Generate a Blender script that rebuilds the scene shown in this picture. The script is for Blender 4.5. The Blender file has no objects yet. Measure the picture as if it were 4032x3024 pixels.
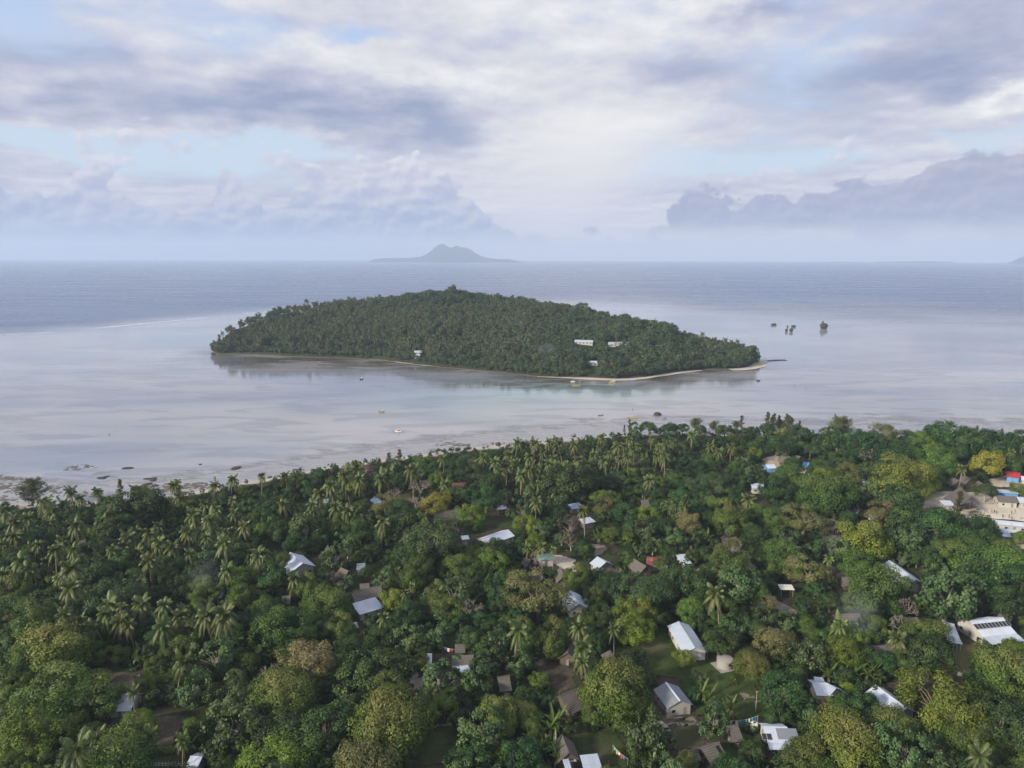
import bpy, bmesh, math, random
import numpy as np
from mathutils import Vector, Matrix, Euler
SC = bpy.context.scene
COL = SC.collection
rng = np.random.default_rng(7)
random.seed(7)
RAD = math.radians

# ------------------------------------------------------------------ camera
CAM_H = 110.0
F_PX = 2895.0                      # focal length in pixels of a 4032 wide frame
PITCH, ROLL = 9.83, 0.14
cam_d = bpy.data.cameras.new('camera')
cam_d.sensor_fit = 'HORIZONTAL'; cam_d.sensor_width = 36.0
cam_d.lens = 36.0 * F_PX / 4032.0
cam_d.clip_start = 1.0; cam_d.clip_end = 90000.0
cam = bpy.data.objects.new('camera', cam_d); COL.objects.link(cam)
CAM_R = Euler((RAD(90 - PITCH), 0, 0)).to_matrix() @ Matrix.Rotation(RAD(ROLL), 3, 'Z')
cam.matrix_world = Matrix.Translation((0, 0, CAM_H)) @ CAM_R.to_4x4()
SC.camera = cam
RM = np.array(CAM_R)

# ------------------------------------------------------------------ sun, exposure
SUN_EL, SUN_AZ = 24.0, 232.0        # azimuth clockwise from +Y: behind the camera, a little to its left
sd = Vector((math.sin(RAD(SUN_AZ)) * math.cos(RAD(SUN_EL)), math.cos(RAD(SUN_AZ)) * math.cos(RAD(SUN_EL)), math.sin(RAD(SUN_EL))))
sun_d = bpy.data.lights.new('sun', 'SUN'); sun_d.energy = 5.0; sun_d.angle = RAD(5); sun_d.color = (1.0, 0.88, 0.69)
sun = bpy.data.objects.new('sun', sun_d); COL.objects.link(sun)
sun.rotation_euler = (-sd).to_track_quat('-Z', 'Y').to_euler()
vs = SC.view_settings
SC.display_settings.display_device = 'sRGB'
vs.view_transform = 'Standard'; vs.look = 'None'; vs.exposure = 0.3; vs.gamma = 1.0; vs.use_curve_mapping = False
cy = SC.cycles
cy.use_denoising = True
cy.max_bounces = 6; cy.diffuse_bounces = 2; cy.glossy_bounces = 2; cy.transmission_bounces = 2; cy.volume_bounces = 1; cy.transparent_max_bounces = 4
cy.use_adaptive_sampling = True; cy.adaptive_threshold = 0.02
cy.caustics_reflective = False; cy.caustics_refractive = False

# ------------------------------------------------------------------ node helpers
class NT:
    """small helper to write node trees as expressions"""
    def __init__(s, tree): s.t = tree; s.n = tree.nodes; s.l = tree.links
    def put(s, sock, v):
        if isinstance(v, bpy.types.NodeSocket): s.l.new(v, sock)
        elif v is not None: sock.default_value = v
    def m(s, op, a, b=None, c=None, clamp=False):
        n = s.n.new('ShaderNodeMath'); n.operation = op; n.use_clamp = clamp
        for i, v in enumerate((a, b, c)): s.put(n.inputs[i], v)
        return n.outputs[0]
    def add(s, a, b): return s.m('ADD', a, b)
    def sub(s, a, b): return s.m('SUBTRACT', a, b)
    def mul(s, a, b): return s.m('MULTIPLY', a, b)
    def mad(s, a, b, c): return s.m('MULTIPLY_ADD', a, b, c)
    def v(s, op, a, b=None, c=None):
        n = s.n.new('ShaderNodeVectorMath'); n.operation = op
        for i, x in enumerate((a, b, c)): s.put(n.inputs[i], x)
        return n.outputs['Value'] if op in ('DOT_PRODUCT', 'LENGTH') else n.outputs[0]
    def xyz(s, x, y, z):
        n = s.n.new('ShaderNodeCombineXYZ')
        for i, v in enumerate((x, y, z)): s.put(n.inputs[i], v)
        return n.outputs[0]
    def sep(s, v):
        n = s.n.new('ShaderNodeSeparateXYZ'); s.put(n.inputs[0], v); return n.outputs
    def noise(s, vec, scale, detail=3, rough=.5, dist=0, out='Fac', dim='3D'):
        n = s.n.new('ShaderNodeTexNoise'); n.noise_dimensions = dim; s.put(n.inputs['Vector'], vec)
        n.inputs['Scale'].default_value = scale; n.inputs['Detail'].default_value = detail
        n.inputs['Roughness'].default_value = rough; n.inputs['Distortion'].default_value = dist
        return n.outputs[out]
    def ss(s, e0, e1, x, lo=0., hi=1., kind='SMOOTHSTEP'):
        n = s.n.new('ShaderNodeMapRange'); n.interpolation_type = kind; n.clamp = True
        s.put(n.inputs[0], x); s.put(n.inputs[1], e0); s.put(n.inputs[2], e1); s.put(n.inputs[3], lo); s.put(n.inputs[4], hi)
        return n.outputs[0]
    def mix(s, f, a, b, blend='MIX'):
        n = s.n.new('ShaderNodeMix'); n.data_type = 'RGBA'; n.blend_type = blend
        for k, v in ((0, f), (6, a), (7, b)):
            if isinstance(v, tuple) and len(v) == 3: v = (*v, 1)
            s.put(n.inputs[k], v)
        return n.outputs[2]
    def attr(s, name, out='Fac', kind='GEOMETRY'):
        n = s.n.new('ShaderNodeAttribute'); n.attribute_name = name; n.attribute_type = kind; return n.outputs[out]
    def coord(s, out='Object'): return s.n.new('ShaderNodeTexCoord').outputs[out]
    def pos(s): return s.n.new('ShaderNodeNewGeometry').outputs['Position']
    def rnd(s): return s.n.new('ShaderNodeObjectInfo').outputs['Random']
    def bump(s, h, strength=.3, dist=.1):
        n = s.n.new('ShaderNodeBump'); s.put(n.inputs['Height'], h)
        n.inputs['Strength'].default_value = strength; n.inputs['Distance'].default_value = dist
        return n.outputs[0]

# ------------------------------------------------------------------ sky
world = bpy.data.worlds.new('World'); SC.world = world; world.use_nodes = True
def build_sky():
    W = NT(world.node_tree); W.n.clear()
    nz = lambda vec, sc, det, ro, out='Fac': W.noise(vec, sc, det, ro, 0, out, '2D')
    D = W.v('NORMALIZE', W.coord('Generated'))
    x, y, z = W.sep(D)[:3]
    el = W.mul(W.m('ARCSINE', z), 57.2958)
    az = W.mul(W.m('ARCTAN2', x, y), 57.2958)
    sky = W.n.new('ShaderNodeTexSky'); sky.sky_type = 'NISHITA'; sky.sun_disc = False
    sky.sun_elevation = RAD(SUN_EL); sky.sun_rotation = RAD(SUN_AZ); sky.altitude = 100; sky.air_density = 1.0; sky.dust_density = 1.2; sky.ozone_density = 1.5
    clear = W.mix(W.ss(60, 20, el), sky.outputs[0], W.mix(W.ss(19, 6, el), (4.6, 6.0, 9.0), (6.2, 7.5, 9.0)))
    # angular coordinates, warped so that placed cloud masses get ragged edges
    P0 = W.xyz(az, el, 0)
    wn = nz(W.v('MULTIPLY', P0, (.12, .26, 1)), 1.0, 5, .55, 'Color')
    P = W.v('ADD', P0, W.v('MULTIPLY', W.v('SUBTRACT', wn, (.5, .5, .5)), (12, 4.6, 0)))
    def blobs(lst, start=0.0):
        acc = start
        for (u, v, su, sv, a) in lst:
            q = W.v('MULTIPLY', W.v('SUBTRACT', P, (u, v, 0)), (1 / su, 1 / sv, 0))
            acc = W.mad(W.m('POWER', 2.718, W.mul(W.v('DOT_PRODUCT', q, q), -1.0)), a, acc)
        return acc
    # ---- high broken layer, laid out on a flat deck seen in perspective
    zz = W.add(W.m('MAXIMUM', z, 0.0), 0.13)
    deck = W.xyz(W.m('DIVIDE', x, zz), W.m('DIVIDE', y, zz), 0)
    n2 = nz(W.v('ADD', deck, (31, 7, 2)), 0.80, 9, .60)
    n2b = nz(W.v('ADD', deck, (31.03, 7.10, 2)), 0.80, 5, .60)
    cov_b = blobs([(-28, 6.9, 11, 1.0, -.34), (-15, 7.9, 8, .8, -.28), (18, 6.6, 11, .8, -.30), (34, 7.9, 7, .9, -.32), (-12, 15.9, 3.5, .9, -.30),
                   (15, 18.4, 5, .8, -.40), (-34, 16, 3.5, 2.2, -.22), (-20, 17.8, 4, .6, -.18)])
    cov = W.ss(.22, .46, W.add(n2, cov_b))
    lum_b = blobs([(7, 16.5, 8, 2.6, .40), (6, 9.6, 6, 2.2, .34), (-14, 14.2, 6, 1.4, .34), (-4, 12.8, 7, 1.1, .34), (-24, 15, 9, 2.6, .20),
                   (-14, 10.2, 13, 1.4, -.46), (-31, 12.4, 6, .9, -.28), (-33, 9.4, 7, .9, -.32), (-5, 8.8, 4.5, 1.8, -.40), (27, 11.4, 9, 1.5, -.42), (33, 14.5, 6, 2.4, -.34),
                   (18, 16.2, 4.5, .6, -.36), (12, 13.0, 4, .9, -.26), (18, 17.3, 3, .5, .36), (34, 9.8, 3, .6, .6), (22, 13.6, 4, .8, .24)])
    relief = W.mul(W.sub(n2, n2b), 1.5)
    lum = W.add(W.add(W.mad(W.sub(n2, .5), .74, .55), lum_b), relief)
    ramp = W.n.new('ShaderNodeValToRGB'); W.put(ramp.inputs[0], lum)
    cr = ramp.color_ramp; cr.elements[0].position = .06; cr.elements[0].color = (3.2, 3.7, 5.5, 1); cr.elements[1].position = 1.0; cr.elements[1].color = (9.8, 9.7, 9.6, 1)
    for p_, c_ in ((.40, (5.3, 5.5, 6.9, 1)), (.64, (7.2, 7.2, 7.9, 1)), (.82, (8.5, 8.4, 8.6, 1))):
        e = cr.elements.new(p_); e.color = c_
    col = W.mix(W.mul(cov, .95), clear, ramp.outputs[0])
    # ---- cumulus rows low over the sea
    Q = W.v('MULTIPLY', P0, (.20, .30, 1))
    def billow(vec, det):
        a = nz(vec, 1.0, det, .58)
        vo = W.n.new('ShaderNodeTexVoronoi'); vo.voronoi_dimensions = '2D'; vo.feature = 'SMOOTH_F1'; vo.inputs['Scale'].default_value = 3.4; vo.inputs['Smoothness'].default_value = .30
        W.put(vo.inputs['Vector'], W.v('ADD', vec, W.xyz(W.mul(a, .55), W.mul(a, -.45), 0)))
        return W.sub(W.mul(a, 1.45), W.mul(vo.outputs['Distance'], .34))
    bn = billow(Q, 7); bn2 = billow(W.v('ADD', Q, (-.05, .10, 0)), 4)
    def top(lst, c):
        acc = c
        for (u, su, a) in lst:
            q = W.mul(W.sub(az, u), 1 / su)
            acc = W.mad(W.m('POWER', 2.718, W.mul(W.mul(q, q), -1.)), a, acc)
        return acc
    def cumulus(tp, base, soft, amp):
        e = W.mad(W.sub(bn, .56), amp, W.sub(tp, el))
        return W.mul(W.ss(0, soft, e), W.ss(base - 1.0, base + .8, W.mad(W.sub(bn, .56), 1.2, el)))
    rA = cumulus(top([(-8, 3.6, 6.4), (-14.5, 2.6, 5.2), (-20.5, 1.8, 5.2), (-29, 2.8, 4.2), (-35, 3, 3.0), (-3.5, 2, 2.6), (-25, 2, 1.5)], 1.3), 1.0, .34, 3.0)
    rB = cumulus(top([(33, 7.5, 5.4), (24, 3, 2.6), (18.5, 2.5, 2.6), (14, 2.5, 3.0)], 1.6), 1.9, .32, 2.6)
    puff = W.ss(.60, .76, W.sub(W.mad(W.ss(-16, -24, az), .12, bn), W.m('ABSOLUTE', W.mul(W.sub(el, 6.6), .17))))
    sh = W.ss(-.26, .28, W.sub(bn, bn2))
    up = W.ss(2.0, 7.5, el)
    cA = W.mix(W.mad(up, .50, W.mul(sh, .5)), (3.2, 4.0, 6.3), (8.3, 8.1, 8.6))
    cB = W.mix(W.mad(up, .20, W.mul(sh, .45)), (3.2, 3.6, 5.4), (5.9, 5.9, 7.1))
    col = W.mix(W.mul(puff, .75), col, cA)
    # ---- rain veil lit from the side, behind the nearer cumulus
    veil = W.mul(W.m('POWER', 2.718, W.mul(W.m('POWER', W.mul(W.sub(az, W.mad(el, .40, 2.0)), .155), 2.), -1.)), W.ss(13, 8.5, el))
    col = W.mix(W.mul(veil, .85), col, W.mix(W.ss(2, 10, el), (7.8, 7.7, 8.4), (9.2, 9.0, 8.9)))
    col = W.mix(W.mul(rA, .96), col, cA)
    col = W.mix(W.mul(rB, .95), col, cB)
    hz = W.mix(W.ss(-18, 6, az), (4.3, 5.4, 8.4), (8.8, 8.5, 8.9))
    col = W.mix(W.mul(W.ss(2.6, .3, el), .8), col, hz)
    bg = W.n.new('ShaderNodeBackground'); W.put(bg.inputs['Color'], col); bg.inputs['Strength'].default_value = 0.079
    out = W.n.new('ShaderNodeOutputWorld'); W.put(out.inputs['Surface'], bg.outputs[0])
build_sky()
world.cycles.sampling_method = 'MANUAL'; world.cycles.sample_map_resolution = 512

# ------------------------------------------------------------------ pixel -> place
# regions: windows of the photograph (origin, scale) in which positions were read off
REG = {'A': (0, 1800, .4557), 'B': (1008, 1800, .4557), 'C': (2016, 1800, .4557), 'D': (3024, 1600, .4896), 'E': (0, 2412, .4557), 'F': (1008, 2412, .4557),
       'G': (2016, 2412, .4557), 'H': (3024, 2412, .4557), 'I': (800, 1080, .4973), 'J': (1900, 1080, .5877), 'K': (1400, 1500, .6781), 'L': (0, 1200, .6329), 'M': (1400, 920, .3617), 'N': (2900, 980, .5118), 'W': (0, 0, 1.8228), 'X': (0, 0, 1.0)}
def px(r, x, y):
    a, b, s = REG[r]; return a + x * s, b + y * s
def ray(fx, fy):
    d = RM @ np.array([(fx - 2016) / F_PX, (1512 - fy) / F_PX, -1.0]); return d
def at(r, x, y, z=0.0):
    fx, fy = px(r, x, y); d = ray(fx, fy); t = (z - CAM_H) / d[2]
    return Vector((d[0] * t, d[1] * t, z))
def proj(p):
    q = RM.T @ (np.asarray(p, float).T - np.array([[0], [0], [CAM_H]]) if np.ndim(p) == 2 else np.asarray(p, float) - np.array([0, 0, CAM_H]))
    return 2016 + F_PX * q[0] / -q[2], 1512 - F_PX * q[1] / -q[2]
def mpp(p): return (Vector(p) - Vector((0, 0, CAM_H))).length / F_PX      # metres per photo pixel there
GZ = 2.0            # level of the village ground above the sea

# ------------------------------------------------------------------ object helpers
def tag(o, label=None, cat=None, group=None, kind=None):
    if label: o['label'] = label
    if cat: o['category'] = cat
    if group: o['group'] = group
    if kind: o['kind'] = kind
    return o
def link(name, data, parent=None, loc=None, rot=None, scale=None):
    o = bpy.data.objects.new(name, data); COL.objects.link(o)
    if parent: o.parent = parent
    if loc is not None: o.location = loc
    if rot is not None: o.rotation_euler = rot
    if scale is not None: o.scale = scale
    return o
def mesh(name, v, f, mat=None, smooth=False):
    me = bpy.data.meshes.new(name); me.from_pydata([tuple(p) for p in v], [], f); me.validate(); me.update()
    if mat: me.materials.append(mat)
    if smooth: me.polygons.foreach_set('use_smooth', [True] * len(me.polygons))
    return me
def quads(name, V, mat, attrs=None, nv=4):
    """fast mesh of n loose faces with nv corners each; V: (n*nv,3)"""
    V = np.ascontiguousarray(V, np.float32); n = len(V) // nv
    me = bpy.data.meshes.new(name); me.vertices.add(n * nv); me.vertices.foreach_set('co', V.ravel())
    me.loops.add(n * nv); me.loops.foreach_set('vertex_index', np.arange(n * nv, dtype=np.int32))
    me.polygons.add(n); me.polygons.foreach_set('loop_start', np.arange(0, n * nv, nv, dtype=np.int32))
    me.update(calc_edges=True)
    for k, a in (attrs or {}).items():
        at_ = me.attributes.new(k, 'FLOAT', 'FACE'); at_.data.foreach_set('value', np.ascontiguousarray(a, np.float32))
    me.materials.append(mat); return me
class MB:
    """mesh builder: collects boxes, tubes, prisms; build() makes one mesh"""
    def __init__(s): s.v = []; s.f = []
    def poly(s, pts):
        b = len(s.v); s.v += [tuple(p) for p in pts]; s.f.append(tuple(range(b, b + len(pts))))
    def hexa(s, p):     # 8 corners: bottom 4 then top 4
        b = len(s.v); s.v += [tuple(q) for q in p]
        for f in ((3, 2, 1, 0), (4, 5, 6, 7), (0, 1, 5, 4), (1, 2, 6, 5), (2, 3, 7, 6), (3, 0, 4, 7)): s.f.append(tuple(b + i for i in f))
    def box(s, c, d):
        x, y, z = c; a, b, h = d[0] / 2, d[1] / 2, d[2] / 2
        s.hexa([(x - a, y - b, z - h), (x + a, y - b, z - h), (x + a, y + b, z - h), (x - a, y + b, z - h), (x - a, y - b, z + h), (x + a, y - b, z + h), (x + a, y + b, z + h), (x - a, y + b, z + h)])
    def tube(s, pts, rad, n=6, cap=True):
        pts = [Vector(p) for p in pts]; base = len(s.v); up = Vector((0, 0, 1))
        for i, p in enumerate(pts):
            t = (pts[min(i + 1, len(pts) - 1)] - pts[max(i - 1, 0)]).normalized()
            a = t.cross(Vector((1, 0, 0)) if abs(t.x) < .8 else Vector((0, 1, 0))).normalized(); b = t.cross(a)
            r = rad[i] if hasattr(rad, '__len__') else rad
            for k in range(n):
                w = 2 * math.pi * k / n; s.v.append(tuple(p + a * (r * math.cos(w)) + b * (r * math.sin(w))))
        for i in range(len(pts) - 1):
            for k in range(n):
                q = base + i * n; s.f.append((q + k, q + (k + 1) % n, q + n + (k + 1) % n, q + n + k))
        if cap:
            s.f.append(tuple(base + k for k in range(n))[::-1]); s.f.append(tuple(base + (len(pts) - 1) * n + k for k in range(n)))
    def mesh(s, name, mat, smooth=False): return mesh(name, s.v, s.f, mat, smooth)
    def build(s, name, mat, parent=None, smooth=False, **k): return link(name, s.mesh(name, mat, smooth), parent, **k)
def empty(name, loc=(0, 0, 0), rz=0.0, scale=None):
    o = bpy.data.objects.new(name, None); COL.objects.link(o); o.location = loc; o.rotation_euler = (0, 0, rz); o.empty_display_size = .5
    if scale is not None: o.scale = scale
    return o

# ------------------------------------------------------------------ materials
MATS = {}
def material(name, fn):
    m = bpy.data.materials.new(name); m.use_nodes = True; T = NT(m.node_tree); T.n.clear()
    out = T.n.new('ShaderNodeOutputMaterial'); fn(T, out); MATS[name] = m; return m
def principled(T, out, color, rough=.7, spec=.3, metal=0., normal=None):
    b = T.n.new('ShaderNodeBsdfPrincipled')
    if isinstance(color, tuple): color = (*color[:3], 1)
    T.put(b.inputs['Base Color'], color); T.put(b.inputs['Roughness'], rough); b.inputs['Specular IOR Level'].default_value = spec; b.inputs['Metallic'].default_value = metal
    if normal is not None: T.put(b.inputs['Normal'], normal)
    if out is not None: T.l.new(b.outputs[0], out.inputs['Surface'])
    return b
def plain(name, c, rough=.7, var=.25, scale=1.2, spec=.3, metal=0., dirt=None):
    """base colour with blotchy wear"""
    def fn(T, out):
        P = T.coord('Object'); n = T.noise(P, scale, 5, .6); n2 = T.noise(P, scale * 7, 3, .6)
        w = T.add(T.mul(n, .65), T.mul(n2, .35))
        a = T.mix(w, tuple(x * (1 - var) for x in c), tuple(min(1, x * (1 + var)) for x in c))
        if dirt: a = T.mix(T.ss(.52, .72, n), a, dirt)
        a = T.mix(T.mul(T.rnd(), .25), a, tuple(x * .7 for x in c))
        principled(T, out, a, rough, spec, metal, T.bump(n2, .25, .03))
    return material(name, fn)
# ================================================================== the setting
def ipoly(p, poly):
    """points (n,2) inside polygon"""
    x, y = p[:, 0], p[:, 1]; r = np.zeros(len(p), bool); n = len(poly); j = n - 1
    for i in range(n):
        xi, yi = poly[i]; xj, yj = poly[j]
        c = ((yi > y) != (yj > y)) & (x < (xj - xi) * (y - yi) / ((yj - yi) + 1e-12) + xi); r ^= c; j = i
    return r
def dline(p, line):
    """distance of points (n,2) to a polyline"""
    d = np.full(len(p), 1e9)
    for a, b in zip(line[:-1], line[1:]):
        a = np.array(a); b = np.array(b); ab = b - a
        t = np.clip(((p - a) @ ab) / (ab @ ab + 1e-9), 0, 1)[:, None]
        d = np.minimum(d, np.linalg.norm(p - (a + t * ab), axis=1))
    return d
def vnoise(x, y, seed=0):
    """cheap smooth value noise in numpy"""
    xi = np.floor(x).astype(int); yi = np.floor(y).astype(int); fx = x - xi; fy = y - yi
    h = lambda a, b: (np.sin(a * 127.1 + b * 311.7 + seed * 74.7) * 43758.5453) % 1.0
    u = fx * fx * (3 - 2 * fx); v = fy * fy * (3 - 2 * fy)
    return (h(xi, yi) * (1 - u) + h(xi + 1, yi) * u) * (1 - v) + (h(xi, yi + 1) * (1 - u) + h(xi + 1, yi + 1) * u) * v
def fbm(x, y, o=4, seed=0):
    r = 0; a = .5
    for i in range(o): r = r + a * vnoise(x * 2 ** i, y * 2 ** i, seed + i); a *= .5
    return r / (1 - .5 ** o)

# ---- lines on the sea, read off the photograph
REEF = [at('X', *p)[:2] for p in ((-900, 1372), (-300, 1340), (0, 1318), (150, 1313), (400, 1291), (700, 1263), (900, 1242), (1130, 1220), (1400, 1203), (1700, 1196), (2100, 1194), (2600, 1204), (3000, 1216), (3300, 1232), (3600, 1226), (4032, 1238), (4700, 1262))]
SHORE = [at('X', *p)[:2] for p in ((-1400, 2160), (-500, 2010), (-200, 1985), (0, 1985), (300, 1975), (560, 1965), (760, 1938), (1000, 1895), (1250, 1850), (1500, 1812), (1800, 1772), (2100, 1742), (2300, 1725), (2600, 1702), (3000, 1712), (3300, 1730), (3600, 1725), (4032, 1742), (5200, 1800))]
SHORE[0] = (-620, 300)
ISL_FRONT = [px('W', *p) for p in ((459, 757), (461, 765), (548, 766), (616, 770), (711, 773), (821, 777), (886, 786), (957, 794), (1039, 801), (1100, 807), (1161, 813), (1210, 815), (1260, 816), (1330, 819), (1397, 814), (1461, 804), (1513, 799), (1580, 797), (1612, 794), (1626, 788), (1632, 782))]

def water_mat(T, out):
    P = T.pos(); s = T.attr('shallow'); tl = T.attr('teal'); br = T.attr('weed_reflection')
    q = T.v('MULTIPLY', P, (.004, .011, 0)); n1 = T.noise(q, 1.0, 6, .6, .4, dim='2D')
    n2 = T.noise(T.v('MULTIPLY', P, (.016, .05, 0)), 1.0, 5, .6, .3, dim='2D')
    n3 = T.noise(T.v('MULTIPLY', P, (.0016, .009, 0)), 1.0, 4, .55, .6, dim='2D')
    deep = T.mix(n3, (.030, .068, .185), (.080, .110, .215))
    sand = T.mix(T.ss(.30, .70, n1), (.205, .232, .290), (.340, .330, .355))
    sand = T.mix(T.mul(T.ss(.50, .62, n2), .50), sand, (.155, .175, .22))
    sand = T.mix(T.mul(tl, T.ss(.25, .7, n1, .5, 1.0)), sand, (.13, .33, .36))
    sand = T.mix(T.mul(br, T.ss(.34, .56, n2, .25, 1.0)), sand, (.075, .065, .055))  # weed brown, which also darkens the water as island reflection
    edge = T.ss(.10, .85, T.mad(T.sub(n2, .5), .5, s), kind='LINEAR')
    col = T.mix(edge, deep, sand)
    # ripples: open sea is rough, the lagoon behind the reef nearly flat
    w1 = T.noise(T.v('MULTIPLY', P, (.020, .055, 0)), 1.0, 4, .65, dim='2D'); w2 = T.noise(T.v('MULTIPLY', P, (.12, .30, 0)), 1.0, 3, .6, dim='2D')
    h = T.add(T.mul(w1, T.ss(0., 1., s, 1.2, .07)), T.mul(w2, T.ss(0., 1., s, .5, .03)))
    wind = T.ss(.35, .65, T.noise(T.v('MULTIPLY', P, (.0022, .010, 0)), 1.0, 4, .6, .8, dim='2D'))
    r = T.mad(wind, .06, T.ss(.3, .9, s, .24, .03))
    b = principled(T, out, col, r, .5, 0, T.bump(h, 1.0, 1.0)); b.inputs['IOR'].default_value = 1.333
water_m = material('sea_water', water_mat)
def build_sea():
    na, R = 300, np.concatenate([[0, 60], np.geomspace(120, 20000, 240)])
    # fan that is fine in front of the camera, coarse behind
    a = np.concatenate([np.linspace(-50, 50, na), np.linspace(50, 310, 60)[1:-1]]); A = np.radians(a)
    X = np.outer(R[1:], np.sin(A)); Y = np.outer(R[1:], np.cos(A)); n = len(A); m = len(R) - 1
    p = np.stack([X.ravel(), Y.ravel()], 1)
    me = bpy.data.meshes.new('sea')
    v = np.concatenate([np.c_[p, np.zeros(len(p))], [[0, 0, 0]]])
    f = []
    for i in range(m - 1):
        for k in range(n): f.append((i * n + k, (i + 1) * n + k, (i + 1) * n + (k + 1) % n, i * n + (k + 1) % n))
    for k in range(n): f.append((len(v) - 1, k, (k + 1) % n))
    me.from_pydata(v.tolist(), [], f)
    p = v[:, :2]
    rf = np.array([tuple(q) for q in REEF]); d = dline(p, rf)
    inside = ipoly(p, [tuple(q) for q in rf] + [(3000, -3000), (-3000, -3000)])
    sgn = np.where(inside, d, -d)
    jit = (fbm(p[:, 0] / 90, p[:, 1] / 160, 4, 3) - .5) * 50
    soft = np.interp(p[:, 0], [-300, -100, 150, 400], [130, 170, 420, 700]); sh = np.clip((sgn + jit * (1 + 3 * (p[:, 0] > 100))) / soft * .5 + np.interp(p[:, 0], [-200, 200], [.66, .62]), 0, 1)
    # on the right the reef fades into deeper water seaward
    rt = np.clip((p[:, 0] - 250) / 500, 0, 1) * np.clip((p[:, 1] - 900) / 700, 0, 1); sh = sh * (1 - .55 * rt * fbm(p[:, 0] / 240, p[:, 1] / 400, 3, 9) * 1.6)
    def blob(r, x, y, sx, sy):      # elliptical patch on the sea bed
        c = at(r, x, y); return np.exp(-((p[:, 0] - c.x) / sx) ** 2 - ((p[:, 1] - c.y) / sy) ** 2)
    teal = .3 * blob('W', 1150, 845, 110, 45) + .2 * blob('W', 930, 860, 120, 60) + .16 * blob('W', 700, 730, 300, 120) + .15 * blob('W', 1700, 720, 200, 160) + .16 * blob('W', 250, 720, 300, 150) + .2 * blob('W', 1260, 840, 80, 22) + .15 * blob('W', 1400, 690, 200, 120)
    weed_reflection = .95 * blob('W', 620, 782, 95, 34) + .55 * blob('W', 820, 793, 70, 22) + .9 * blob('W', 1180, 833, 95, 14) + .6 * blob('W', 1480, 822, 60, 14) + .7 * blob('W', 1100, 823, 60, 10)  # brown reef weed, with the island's dark reflection put into the colour
    dI = dline(p, np.array([tuple(at('X', *q)[:2]) for q in ISL_FRONT])); weed_reflection = weed_reflection + .95 * np.exp(-(dI / 24) ** 2) * (.55 + .9 * fbm(p[:, 0] / 35, p[:, 1] / 25, 3, 21))  # shore band of weed, coloured dark to deepen the island's reflection
    for nm, arr in (('shallow', np.clip(sh, 0, 1)), ('teal', np.clip(teal, 0, 1)), ('weed_reflection', np.clip(weed_reflection, 0, 1))):
        at_ = me.attributes.new(nm, 'FLOAT', 'POINT'); at_.data.foreach_set('value', arr.astype(np.float32))
    me.materials.append(water_m)
    tag(link('sea', me), 'grey blue sea with a pale shallow lagoon inside the reef', kind='structure')
build_sea()

# ---- breaking foam on the reef edge
foam_m = material('foam', lambda T, out: principled(T, out, T.mix(T.noise(T.pos(), .2, 4, .6), (.62, .66, .70), (.82, .83, .84)), .6))
def strip(line, w, z, seed, brk=.45, step=6.0, j=3.0):
    """ragged ribbons along a line: list of quads"""
    pts = []; line = [np.array(q) for q in line]
    for a, b in zip(line[:-1], line[1:]):
        k = max(1, int(np.linalg.norm(b - a) / step)); pts += [a + (b - a) * i / k for i in range(k)]
    pts.append(line[-1]); mb = MB(); r = np.random.default_rng(seed)
    N = fbm(np.arange(len(pts)) * .13, np.zeros(len(pts)) + seed, 4, seed); J = (fbm(np.arange(len(pts)) * .3, np.ones(len(pts)) * seed, 3, seed + 5) - .5) * 2 * j
    prev = None
    for i, q in enumerate(pts):
        t = pts[min(i + 1, len(pts) - 1)] - pts[max(0, i - 1)]; t = t / (np.linalg.norm(t) + 1e-9); nrm = np.array([-t[1], t[0]])
        ww = w * max(0, (N[i] - brk)) * 4; c = q + nrm * J[i]; cur = (c - nrm * ww / 2, c + nrm * ww / 2, ww)
        if prev is not None and prev[2] > .05 and cur[2] > .05:
            mb.poly([(*prev[0], z), (*cur[0], z), (*cur[1], z), (*prev[1], z)])
        prev = cur
    return mb
def foam(label, line, w, seed, brk): return tag(strip(line, w, .05, seed, brk).build('surf_foam', foam_m), label, 'foam', 'surf on the reef', 'stuff')
foam('white surf breaking along the reef edge left of the wooded island', [at('X', *p)[:2] for p in ((-60, 1319), (150, 1312), (400, 1290), (700, 1262), (900, 1241), (1130, 1219))], 4.0, 3, .36)
foam('thin faint foam line on the reef right of the wooded island', [at('X', *p)[:2] for p in ((2150, 1192), (2600, 1203), (3000, 1215), (3150, 1225))], 2.6, 8, .42)

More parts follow.
